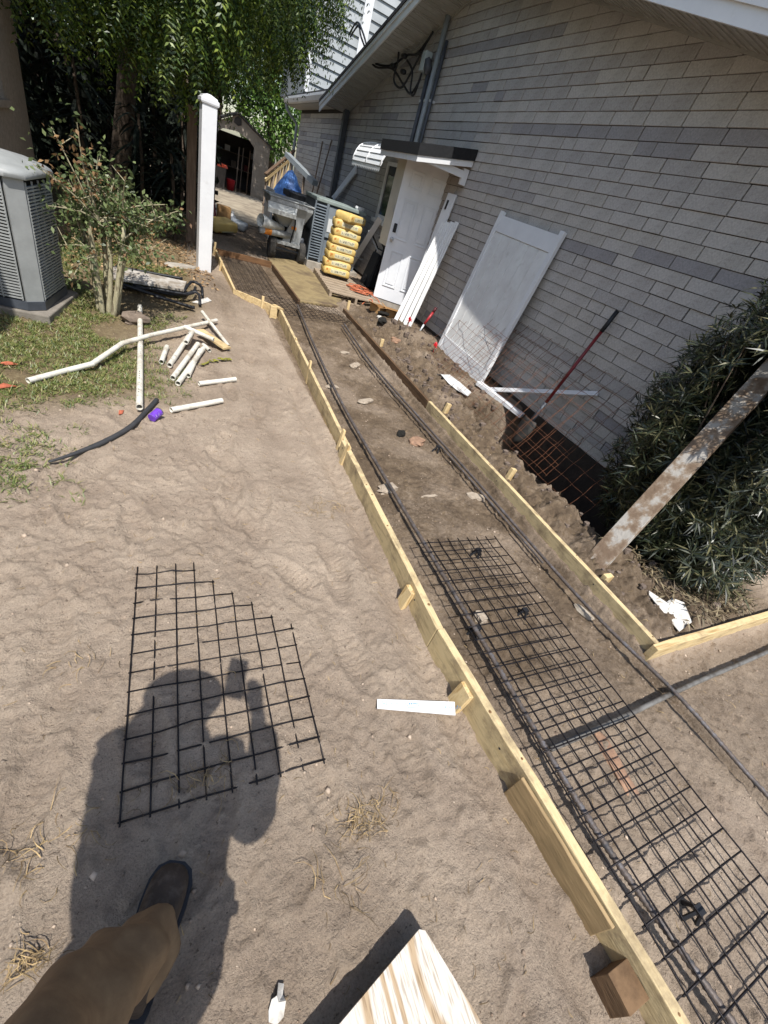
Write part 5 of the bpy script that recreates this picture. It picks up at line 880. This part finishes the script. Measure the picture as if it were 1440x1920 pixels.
tree('shade_tree', 'tall dark leaved tree rising behind the shed', (2.2, 28, 0), (2.4, 28, 5), [(1, 27.5, 6), (3.8, 27.5, 6.2), (2.4, 26.5, 5)], merge([leafmass(3600, (1.6, 27.6, 5.2), (2.6, 1.8, 2.2), .24, .055, .4, 3), leafmass(2600, (3.7, 27.5, 5.6), (1.5, 1.5, 1.5), .22, .05, .4, 4), leafmass(1500, (3.2, 26.5, 3.7), (1.3, .8, .9), .2, .045, .4, 14)]), leafmat('mid_leaf', ('1e3016', '2f4822', '476430'), .3))
tree('backdrop_tree', 'large dark tree filling the gap left of the shed', (-1.5, 24, 0), (-1.5, 24, 4), [(-3, 24, 5), (0, 23.5, 5)], merge([leafmass(5000, (-1.8, 23.5, 3.0), (3.6, 1.6, 3.2), .3, .07, .5, 5), leafmass(1500, (1.0, 25.2, 3.2), (1.0, .8, 1.6), .26, .06, .4, 6)]), MATS['mid_leaf'])
tree('overhead_tree', 'shade tree arching above the shed path', (.4, 19.5, 0), (.9, 19.5, 4.6), [(2.4, 19.4, 5.4), (1.2, 18.6, 5.6), (3.2, 20, 5.2)], leafmass(5200, (2.1, 19.5, 5.6), (2.7, 2.0, .9), .2, .05, .2, 8), MATS['mid_leaf'])
# dark understory: hedge and palms
Fn = root('board_fence', (-2.4, 14.3, 0), 'added dark board screen blocking the sky behind the shaded hedge', 'fence'); fm = mat('fence_dark', '4a4038', '393029', 4, .9, .2, 30, (8, 8, 1)); f0 = None  # boards added to block bright sky showing through the hedge gaps
for k in range(30):
    if f0 is None: f0 = obj('board', B().bx(-.115, .115, -.012, .012, -.1, 2.3), fm, Fn, local=True); o = f0
    else: o = f0.copy(); C.objects.link(o)
    o.location = (-3.6 + .245 * k, 0, random.uniform(-.03, .03))
for z in (.4, 1.9): obj('rail', B().bx(-3.8, 3.7, .014, .06, z, z + .09), fm, Fn, local=True)

q = np.random.default_rng(21); n = 9000; P = np.stack([q.uniform(-5.5, 1.1, n), 13.2 + q.normal(0, .45, n), q.uniform(0, 4.2, n) * 1.0], -1); n2 = 3500; P2_ = np.stack([q.uniform(-5.5, -1.9, n2), q.uniform(9.6, 13, n2), q.uniform(0, 3.6, n2)], -1); P = np.concatenate([P, P2_]); n = len(P)
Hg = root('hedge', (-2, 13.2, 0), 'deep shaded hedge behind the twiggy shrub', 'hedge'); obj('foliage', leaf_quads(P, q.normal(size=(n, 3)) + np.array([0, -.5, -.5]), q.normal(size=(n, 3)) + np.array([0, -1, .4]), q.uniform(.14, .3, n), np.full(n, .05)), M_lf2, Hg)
for k in range(14): x = -5.2 + .46 * k; obj('stem', B().tube([(x, 13.2, -.1), (x + random.uniform(-.2, .2), 13.2, 1.5), (x + random.uniform(-.3, .3), 13.2, 3)], [.05, .04, .02], 6), M_bark, Hg, smooth=True)
def palm(x, y, h, n, ln, lab, seed, m=None, up_=.5):
    g = np.random.default_rng(seed); R = root('palm_plant', (x, y, 0), lab, 'palm', 'palm plants under the tree'); obj('stem', B().tube([(x, y, -.05), (x + .03, y, h * .55), (x, y, h)], [.035, .03, .025], 7), M_bark, R, smooth=True); parts = []
    for hh in np.linspace(.5, 1, max(2, n // 14)):
        k = 14; a = g.uniform(0, 6.28, k); e = g.uniform(-.5, 1.1, k) * up_ + .15; Dv = np.stack([np.cos(a) * np.cos(e), np.sin(a) * np.cos(e), np.sin(e)], -1); P = np.array([x, y, h * hh]) + g.normal(0, .03, (k, 3)); L_ = ln * g.uniform(.6, 1.1, k)
        S_ = unit(np.cross(Dv, np.array([0, 0, 1.]))); prev = None; V = []
        for i in range(6):
            t = i / 5; c = P + Dv * L_[:, None] * t + np.array([0, 0, -1]) * (L_ * .5 * t * t)[:, None]; wd = .024 * math.sin(math.pi * (.12 + .86 * t)) + .002; V.append(np.stack([c - S_ * wd, c + S_ * wd], 1))
        V = np.stack(V, 1); i_ = np.arange(k * 12).reshape(k, 6, 2); parts.append((V.reshape(-1, 3), np.stack([i_[:, :-1, 0], i_[:, :-1, 1], i_[:, 1:, 1], i_[:, 1:, 0]], -1).reshape(-1, 4)))
    obj('fronds', merge(parts), m or M_lf2, R, smooth=True)
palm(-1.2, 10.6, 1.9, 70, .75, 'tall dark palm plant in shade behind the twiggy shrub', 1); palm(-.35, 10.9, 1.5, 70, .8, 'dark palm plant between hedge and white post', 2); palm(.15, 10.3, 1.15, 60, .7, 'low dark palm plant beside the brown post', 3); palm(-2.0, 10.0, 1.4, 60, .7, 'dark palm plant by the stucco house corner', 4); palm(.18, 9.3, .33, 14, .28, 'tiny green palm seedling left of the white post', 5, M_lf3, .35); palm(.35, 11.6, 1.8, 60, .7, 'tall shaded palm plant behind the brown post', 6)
# twiggy shrub beside the condenser
Sb = root('twiggy_shrub', (-.45, 4.9, 0), 'twiggy shrub with browned leaves and pale stems by the condenser', 'shrub'); g = random.Random(5); tips = []; M_stem = mat('pale_stem', '8c8468', '6a5f4c', 9, .9, .4, 30, (4, 4, 1), c3='a39c80')
for k, (bx_, by_, tx, ty) in enumerate(((-.44, 4.84, -.3, 4.84), (-.48, 4.9, -.42, 4.92), (-.52, 4.86, -.56, 4.9), (-.55, 4.93, -.62, 5.0), (-.5, 4.98, -.48, 5.08), (-.42, 4.93, -.26, 5.0))):
    z1 = g.uniform(.66, .82); obj('stem', B().tube(interp([(bx_, by_, -.05), ((bx_ + tx) / 2 + g.uniform(-.02, .02), (by_ + ty) / 2, z1 * .5), (tx, ty, z1)], 8), [.026 - .0012 * i for i in range(8)], 8), M_stem, Sb, smooth=True)
    for j in range(6): a = g.uniform(0, 6.28); e = g.uniform(.1, 1.2); l_ = g.uniform(.25, .55); s_ = Vector((tx, ty, z1 * g.uniform(.7, 1))); tips.append((s_, s_ + Vector((math.cos(a) * math.cos(e), math.sin(a) * math.cos(e), math.sin(e))) * l_))
for p in ((-.85, 4.7, 1.05), (-.72, 4.8, 1.3), (.02, 4.95, 1.0), (-.75, 4.66, .55), (-.7, 4.7, .3), (.05, 4.9, .88), (-.55, 4.75, 1.38), (-.8, 4.72, .8)): s_ = Vector((-.48, 4.88, .5 if p[2] < .7 else .75)); tips.append((s_, Vector(p)))
tw = B(); 
for a, b_ in tips:
    mid = (a + b_) / 2 + Vector((g.uniform(-.04, .04), g.uniform(-.04, .04), .03)); P = interp([a, mid, b_], 6); tw.tube(P, [.008 - .001 * i for i in range(6)], 5)
    for j in range(2): p = P[g.randrange(2, 5)]; tw.tube([p, p + Vector((g.uniform(-.14, .14), g.uniform(-.14, .14), g.uniform(0, .15)))], [.004, .0015], 4)
obj('twigs', tw, M_stem, Sb); g2 = np.random.default_rng(4); PP = []
for a, b_ in tips:
    for t_ in np.linspace(.25, 1.05, 78): PP.append(np.array(a.lerp(b_, t_)) + g2.normal(0, .05, 3))
PP = np.array(PP); n = len(PP); Lv = leaf_quads(PP, g2.normal(size=(n, 3)) + np.array([0, -.2, -.1]), g2.normal(size=(n, 3)) + np.array([0, -.3, 1]), g2.uniform(.03, .058, n), np.full(n, .0125)); br = (g2.random(n) < .07 + .6 * (np.linalg.norm(PP - np.array((-.6, 4.8, 1.08)), axis=1) < .22) + .4 * (np.linalg.norm(PP - np.array((-.55, 4.75, .6)), axis=1) < .1)) 
obj('leaves', (Lv[0], Lv[1][~br]), leafmat('shrub_leaf', ('43502f', '5d6b42', '7a8656'), .3), Sb); obj('browned_leaves', (Lv[0], Lv[1][br]), leafmat('browned_leaf', ('6a4e36', '876846', '9c7d58'), .3), Sb)
# strap leaved shrub on the right
Rs = root('strap_leaf_shrub', (3.7, 1.45, -.1), 'dark strap leaved shrub filling the right edge by the wall', 'shrub'); g3 = np.random.default_rng(9); P1, d1 = ell_pts(g3, 3600, (3.72, 1.42, .95), (.72, .8, 1.32), .45); Pa_, da_ = ell_pts(g3, 420, (3.5, 1.08, .3), (.5, .42, .36), .2); Pb_, db_ = ell_pts(g3, 2200, (3.78, 1.45, .9), (.62, .72, 1.15), .05); P1 = np.concatenate([P1, Pa_, Pb_]); d1 = np.concatenate([d1, da_, db_])
pl0, pl1 = np.array((2.60, 1.2, .0)), np.array((3.96, 1.69, 1.96)); ax_ = unit((pl1 - pl0)[None])[0]
tq = np.clip((P1 - pl0) @ ax_, 0, 2.6); near_p = pl0 + tq[:, None] * ax_; dist = np.linalg.norm(P1 - near_p, axis=1); cam = np.array((0, 0, 1.6)); front = np.linalg.norm(P1 - cam, axis=1) < np.linalg.norm(near_p - cam, axis=1) + .05
vd = unit(near_p - cam); off = (P1 - near_p); off = off - (off * vd).sum(1, keepdims=True) * vd; lat = np.linalg.norm(off, axis=1)   # branches pressed back where the plank leans on them
keep = (P1[:, 0] < 3.98) & (P1[:, 2] > -.05) & (dist > .1) & ~(front & (lat < .25))
P1, d1 = P1[keep], d1[keep]; PP = []; DD = []; NN = []
for k in range(13):
    a = g3.uniform(0, 6.28, len(P1)); ax2 = unit(d1 + g3.normal(0, .35, d1.shape) + np.array([-.1, -.1, .35])); s_ = unit(np.cross(ax2, np.array([.3, .2, 1.]))); t_ = np.cross(ax2, s_); rad_ = s_ * np.cos(a)[:, None] + t_ * np.sin(a)[:, None]; PP.append(P1 - ax2 * g3.uniform(0, .05, (len(P1), 1))); DD.append(rad_ + ax2 * g3.uniform(.1, .9, (len(P1), 1))); NN.append(ax2)
PP, DD, NN = map(np.concatenate, (PP, DD, NN)); n = len(PP); obj('leaves', leaf_quads(PP, DD, NN, g3.uniform(.06, .135, n), np.full(n, .0055), .5), leafmat('strap_leaf', ('12180d', '1c2414', '29311d', '3a4028', '716c4c'), .12, .4), Rs)
sw = B(); gg = random.Random(6)
for k in range(60): p = P1[gg.randrange(len(P1))]; b_ = Vector((3.75 + gg.uniform(-.15, .15), 1.4 + gg.uniform(-.2, .2), -.1)); sw.tube(interp([b_, (b_ + Vector(p)) / 2 + Vector((gg.uniform(-.08, .08), gg.uniform(-.08, .08), .1)), Vector(p)], 6), [.012, .01, .008, .006, .004, .003], 5)
obj('stems', sw, M_bark, Rs)
dl = np.random.default_rng(13); n = 1400; x = dl.uniform(2.95, 4.0, n); y = dl.uniform(.65, 1.5, n); P = np.stack([x, y, ground_h(x, y) + dl.uniform(.002, .03, n)], -1)
obj('fallen_leaves', leaf_quads(P, np.stack([dl.normal(size=n), dl.normal(size=n), dl.normal(0, .25, n)], -1), np.tile([0, 0, 1.], (n, 1)), dl.uniform(.05, .11, n), np.full(n, .006)), leafmat('dead_strap', ('3c3226', '6f614b', '94876c', '4c4636'), .1), None, 'dead strap leaves littering the soil under the right shrub', 'leaf litter', kind='stuff')
# grass and leaf litter on the left
gr = np.random.default_rng(17); nt_ = 7000; cx = gr.uniform(-1.15, .75, nt_); cy = gr.uniform(2.0, 7.6, nt_)
lw = np.clip(sstep(.2, -.5, cx + .3 * vnoise(cx, cy, 1.5, 25)) * sstep(2.6, 3.4, cy + .9 * vnoise(cx, cy, 1.2, 26)) + .8 * sstep(.3, .0, cx) * sstep(4.8, 5.4, cy), 0, 1) * (vnoise(cx, cy, 2.6, 61) > -.12) + .8 * blob(cx, cy, -.75, 2.35, .2, .25) + .5 * blob(cx, cy, -.5, 1.9, .12, .12)
k = gr.random(nt_) < lw; cx, cy = cx[k], cy[k]; nb = 16; bx_ = np.repeat(cx, nb) + gr.normal(0, .022, len(cx) * nb); by_ = np.repeat(cy, nb) + gr.normal(0, .022, len(cx) * nb); n = len(bx_); P = np.stack([bx_, by_, ground_h(bx_, by_) - .003], -1)
a = gr.uniform(0, 6.28, n); ll = gr.uniform(.02, .055, n)
obj('grass', leaf_quads(P, np.stack([np.cos(a) * .9, np.sin(a) * .9, gr.uniform(.25, 1.2, n)], -1), np.tile([0, 0, 1.], (n, 1)) + gr.normal(0, .2, (n, 3)), ll, np.full(n, .0026)), leafmat('grass_blade', ('4a5a28', '64733a', '7c8348', '9a8f5e'), .25), None, 'thin patchy green grass around pipes and condenser', 'grass', kind='stuff')
lt = np.random.default_rng(19); n = 2600; x = lt.uniform(-1.2, .6, n); y = lt.uniform(6.2, 10.5, n); P = np.stack([x, y, ground_h(x, y) + .006], -1)
obj('leaf_litter', leaf_quads(P, np.stack([lt.normal(size=n), lt.normal(size=n), lt.normal(0, .3, n)], -1), np.tile([0, 0, 1.], (n, 1)) + lt.normal(0, .3, (n, 3)), lt.uniform(.04, .09, n), np.full(n, .014)), leafmat('dry_leaf', ('7a5f45', '9a7b58', 'b79a76', '86704f'), .1), None, 'brown dry leaf litter on the ground left of the white post', 'leaf litter', kind='stuff')
for k, (x, y, s_) in enumerate(((-.95, 3.5, .05), (-.9, 3.15, .06), (-.27, 2.95, .025))): scrap(x, y, [(-s_, -s_ * .3), (0, -s_ * .6), (s_, 0), (0, s_ * .6)], mat('terracotta', 'b5654a', '94503a', 20, .9, .3, 40), ('orange leaf on grass at the left edge, farther one', 'orange leaf on grass at the left edge, nearer one', 'tiny orange leaf on soil left of the pipe')[k], 'leaf', .4 * k)
# ---------------- the photographer ----------------
Pp = root('person', (-.18, -.1, 0), 'person in brown work trousers and boots holding up a phone', 'person'); M_tr = mat('brown_canvas', '70583f', '836a4d', 30, .9, .35, 260, lo=.3, hi=.7, bdist=.002); M_boot = mat('boot_leather', '2b211a', '43362b', 14, .75, .4, 50, dirt=('75675a', 25, .5, .75, .6)); M_skin = mat('skin', 'b98a6c', 'a67a5e', 9, .55, .05, 60); M_shirt = mat('work_shirt', '3a4250', '46505f', 14, .9, .1, 60)
J = {'pel': (-.16, -.31, .93, .125), 'wa': (-.16, -.28, 1.08, .13), 'ch': (-.17, -.13, 1.28, .14), 'nk': (-.17, -.08, 1.38, .07), 'hb': (-.165, -.06, 1.41, .078), 'hm': (-.165, -.05, 1.46, .088), 'ht': (-.165, -.06, 1.52, .065),
     'sl': (-.32, -.05, 1.40, .062), 'el': (-.33, -.26, 1.14, .045), 'wl': (-.28, -.33, .93, .032), 'hl': (-.28, -.33, .85, .035), 'sr': (-.04, -.16, 1.35, .055), 'er': (.08, -.21, 1.08, .045), 'wr': (.085, -.135, 1.48, .028), 'hr': (.07, -.11, 1.54, .03),
     'h1': (-.1, -.3, .88, .1), 'k1': (-.2, .06, .5, .07), 'a1': (-.09, .17, .1, .035), 't1': (-.05, .25, .05, .02), 'h2': (-.23, -.32, .88, .1), 'k2': (-.25, -.16, .48, .07), 'a2': (-.28, -.27, .1, .035), 't2': (-.29, -.15, .05, .02)}
E_ = [('pel', 'wa'), ('wa', 'ch'), ('ch', 'nk'), ('nk', 'hb'), ('hb', 'hm'), ('hm', 'ht'), ('ch', 'sl'), ('sl', 'el'), ('el', 'wl'), ('wl', 'hl'), ('ch', 'sr'), ('sr', 'er'), ('er', 'wr'), ('wr', 'hr'), ('pel', 'h1'), ('h1', 'k1'), ('k1', 'a1'), ('a1', 't1'), ('pel', 'h2'), ('h2', 'k2'), ('k2', 'a2'), ('a2', 't2')]
FN = {'hr': [[(.055, -.1, 1.59), (.045, -.085, 1.63)], [(.067, -.095, 1.595), (.057, -.08, 1.64)], [(.08, -.1, 1.59), (.072, -.085, 1.635)], [(.092, -.11, 1.58), (.088, -.095, 1.62)], [(.045, -.11, 1.57), (.025, -.1, 1.6)]],
      'hl': [[(-.28, -.3, .79), (-.28, -.295, .74)], [(-.28, -.32, .78), (-.28, -.315, .73)], [(-.28, -.34, .785), (-.28, -.335, .735)], [(-.28, -.36, .8), (-.28, -.355, .76)], [(-.32, -.295, .83), (-.315, -.28, .8)]]}
keys = list(J); vs = [J[k_][:3] for k_ in keys]; rad = [J[k_][3] for k_ in keys]; es = [(keys.index(a), keys.index(b_)) for a, b_ in E_]
for hk, fl in FN.items():
    for ch_ in fl:
        pv = keys.index(hk)
        for p in ch_: vs.append(p); rad.append(.010); es.append((pv, len(vs) - 1)); pv = len(vs) - 1
me = bpy.data.meshes.new('body'); bo = np.array(Pp.location); me.from_pydata([tuple(np.array(v) - bo) for v in vs], es, []); me.materials.append(M_skin)
body = bpy.data.objects.new('body', me); C.objects.link(body); body.parent = Pp; sm = body.modifiers.new('skin', 'SKIN'); sm.use_smooth_shade = True
for i_, sv in enumerate(me.skin_vertices[0].data): sv.radius = (rad[i_], rad[i_]); sv.use_root = (i_ == 0)
body.modifiers.new('sub', 'SUBSURF').render_levels = 1
def cloth(name, joints, rads, m, n=18, wr=.006, seed=0):
    P = interp(joints, 26); rr_ = np.interp(np.linspace(0, 1, 26), np.linspace(0, 1, len(rads)), rads); g_ = random.Random(seed); q = B(); q.tube(P, list(rr_), n, cap=False)
    V = []
    for i_ in range(26):
        for k_ in range(n): v = Vector(q.v[i_ * n + k_]); c_ = P[i_]; V.append(tuple(c_ + (v - c_) * (1 + wr / rr_[i_] * ((.5 + 1.6 * max(0, 1 - i_ / 9)) * math.sin(i_ * 1.9 + 1.2 * math.sin(k_ * .7 + seed)) + .9 * math.sin(i_ * .55 - k_ * .9 + seed) + .5 * math.sin(k_ * 2.1 + i_ * .3)))))
    q.v = V; o = obj(name, q, m, Pp, smooth=True); o.modifiers.new('s', 'SOLIDIFY').thickness = .003; o.modifiers.new('sub', 'SUBSURF').render_levels = 1; return o
jv = lambda *k_: [Vector(J[q][:3]) for q in k_]
cloth('trouser_leg', [Vector((-.07, .205, .075)), Vector((-.10, .18, .22))] + jv('k1') + [Vector((-.15, -.12, .72)), Vector((-.12, -.3, .93))], [.068, .07, .076, .088, .105, .118], M_tr, seed=1, wr=.012)
q_ = interp([Vector((-.07, .205, .075)), Vector((-.10, .18, .22))], 12); hem = B(); hem.tube([q_[0], q_[0].lerp(q_[1], .6)], [.073, .072], 24, cap=False); o = obj('hem', hem, M_tr, Pp, smooth=True); o.modifiers.new('s', 'SOLIDIFY').thickness = .005
cloth('trouser_leg', [Vector((-.28, -.26, .09))] + jv('k2') + [Vector((-.26, -.25, .75)), Vector((-.22, -.31, .93))], [.075, .085, .1, .115, .12], M_tr, seed=2)
cloth('trouser_seat', [Vector((-.16, -.31, .82)), Vector((-.16, -.31, 1.0))], [.15, .16], M_tr, seed=3); cloth('shirt', [Vector((-.16, -.31, .92)), Vector((-.16, -.27, 1.1)), Vector((-.2, -.15, 1.26)), Vector((-.215, -.1, 1.38)), Vector((-.2, -.08, 1.45))], [.155, .155, .16, .155, .12], M_shirt, seed=4, wr=.008)
cloth('sleeve', jv('sr', 'er') + [Vector((.105, -.165, 1.40))], [.075, .058, .046], M_shirt, seed=5); cloth('sleeve', jv('sl', 'el') + [Vector((-.3, -.3, 1.0))], [.08, .062, .05], M_shirt, seed=6)
obj('cap', B().lathe((-.165, -.06, 1.49), [(.1, 0), (.104, .03), (.085, .075), (.04, .1), (0, .105)], 20), M_shirt, Pp, smooth=True); obj('cap_brim', B().lathe((-.16, -.01, 1.49), [(0, 0), (.13, -.004), (.135, .002), (0, .008)], 18, (.05, .25, 1)), M_shirt, Pp)
for c_, e_ in (((-.105, .335), 1), ((.08, .0), -1)): pass
for sx in (-.028, .028): obj('eye', B().lathe((-.165 + sx, .025, 1.465), [(0, -.01), (.008, -.006), (.01, 0), (.008, .006), (0, .01)], 8, (0, 1, 0)), M_white, Pp)
obj('nose', B().lathe((-.165, .025, 1.445), [(.014, -.01), (.012, .012), (0, .022)], 8, (0, 1, -.3)), M_skin, Pp, smooth=True); obj('mouth', B().box((-.165, .025, 1.405), (.045, .006, .008)), mat('lip', '9a5f52', '8a5247', 9, .5, 0), Pp)
for sx in (-.088, .088): obj('ear', B().lathe((-.165 + sx, -.055, 1.45), [(0, -.03), (.014, -.015), (.016, .01), (0, .03)], 8), M_skin, Pp, smooth=True)
obj('glove', B().tube([(-.03, -.25, .95), (-.0, -.2, .8), (-.0, -.2, .74)], [.03, .045, .04], 8).tube([(-.02, -.2, .76), (.05, -.2, .73)], [.02, .015], 6).tube([(-.03, -.2, .76), (-.045, -.2, .64)], [.016, .012], 6).tube([(-.02, -.2, .76), (-.015, -.2, .66)], [.016, .012], 6), M_boot, Pp, smooth=True)
def boot(heel, toe, name='boot'):
    h0, t0 = Vector((*heel, 0)), Vector((*toe, 0)); d = (t0 - h0).normalized(); s_ = Vector((-d.y, d.x, 0)); Lb = (t0 - h0).length; vs = []; n = 14
    zb = max(gz1(*heel), gz1(*toe)) + .0
    prof = ((0, .036, .085), (.06, .04, .14), (.22, .042, .16), (.36, .042, .13), (.5, .047, .105), (.68, .052, .088), (.85, .05, .078), (.95, .038, .066), (1, .014, .036))
    for t_, wd, hh in prof:
        for k_ in range(n): a = 2 * math.pi * k_ / n; ca, sa = math.cos(a), math.sin(a); vs.append(h0 + d * Lb * t_ + s_ * wd * math.copysign(abs(ca) ** .7, ca) + Vector((0, 0, zb + hh / 2 + hh / 2 * math.copysign(abs(sa) ** .7, sa))))
    b2 = B().add(vs, [(i_ * n + k_, i_ * n + (k_ + 1) % n, (i_ + 1) * n + (k_ + 1) % n, (i_ + 1) * n + k_) for i_ in range(len(prof) - 1) for k_ in range(n)] + [tuple(range(n))[::-1], tuple((len(prof) - 1) * n + k_ for k_ in range(n))])
    o = obj(name, b2, M_boot, Pp, smooth=True); o.modifiers.new('sub', 'SUBSURF').render_levels = 1
    sl = []; 
    for t_, wd, hh in prof: sl += [h0 + d * Lb * (t_ * 1.03 - .01) + s_ * (wd + .006) + Vector((0, 0, zb)), h0 + d * Lb * (t_ * 1.03 - .01) - s_ * (wd + .006) + Vector((0, 0, zb))]
    m_ = len(prof); q = B().add(sl + [p + Vector((0, 0, .022)) for p in sl], [(2 * i_, 2 * i_ + 1, 2 * i_ + 3, 2 * i_ + 2) for i_ in range(m_ - 1)] + [(2 * m_ + 2 * i_ + 1, 2 * m_ + 2 * i_, 2 * m_ + 2 * i_ + 2, 2 * m_ + 2 * i_ + 3) for i_ in range(m_ - 1)] + [(2 * i_ + 2, 2 * i_, 2 * m_ + 2 * i_, 2 * m_ + 2 * i_ + 2)[::-1] for i_ in range(m_ - 1)] + [(2 * i_ + 1, 2 * i_ + 3, 2 * m_ + 2 * i_ + 3, 2 * m_ + 2 * i_ + 1)[::-1] for i_ in range(m_ - 1)])
    obj('sole', q, M_black, o)
boot((-.105, .11), (.005, .362)); boot((-.275, -.32), (-.3, -.03))
bc = CAM - fw * .012 + up * -.03 + rt * .02; mb = B(); mb.box(bc, (.155, .075, .008), M=Matrix((rt, up, fw)).transposed() @ Matrix.Rotation(math.radians(78), 3, 'Z')); 
obj('phone', mb, M_black, None, 'phone held up by the photographer', 'phone', bevel=.004)
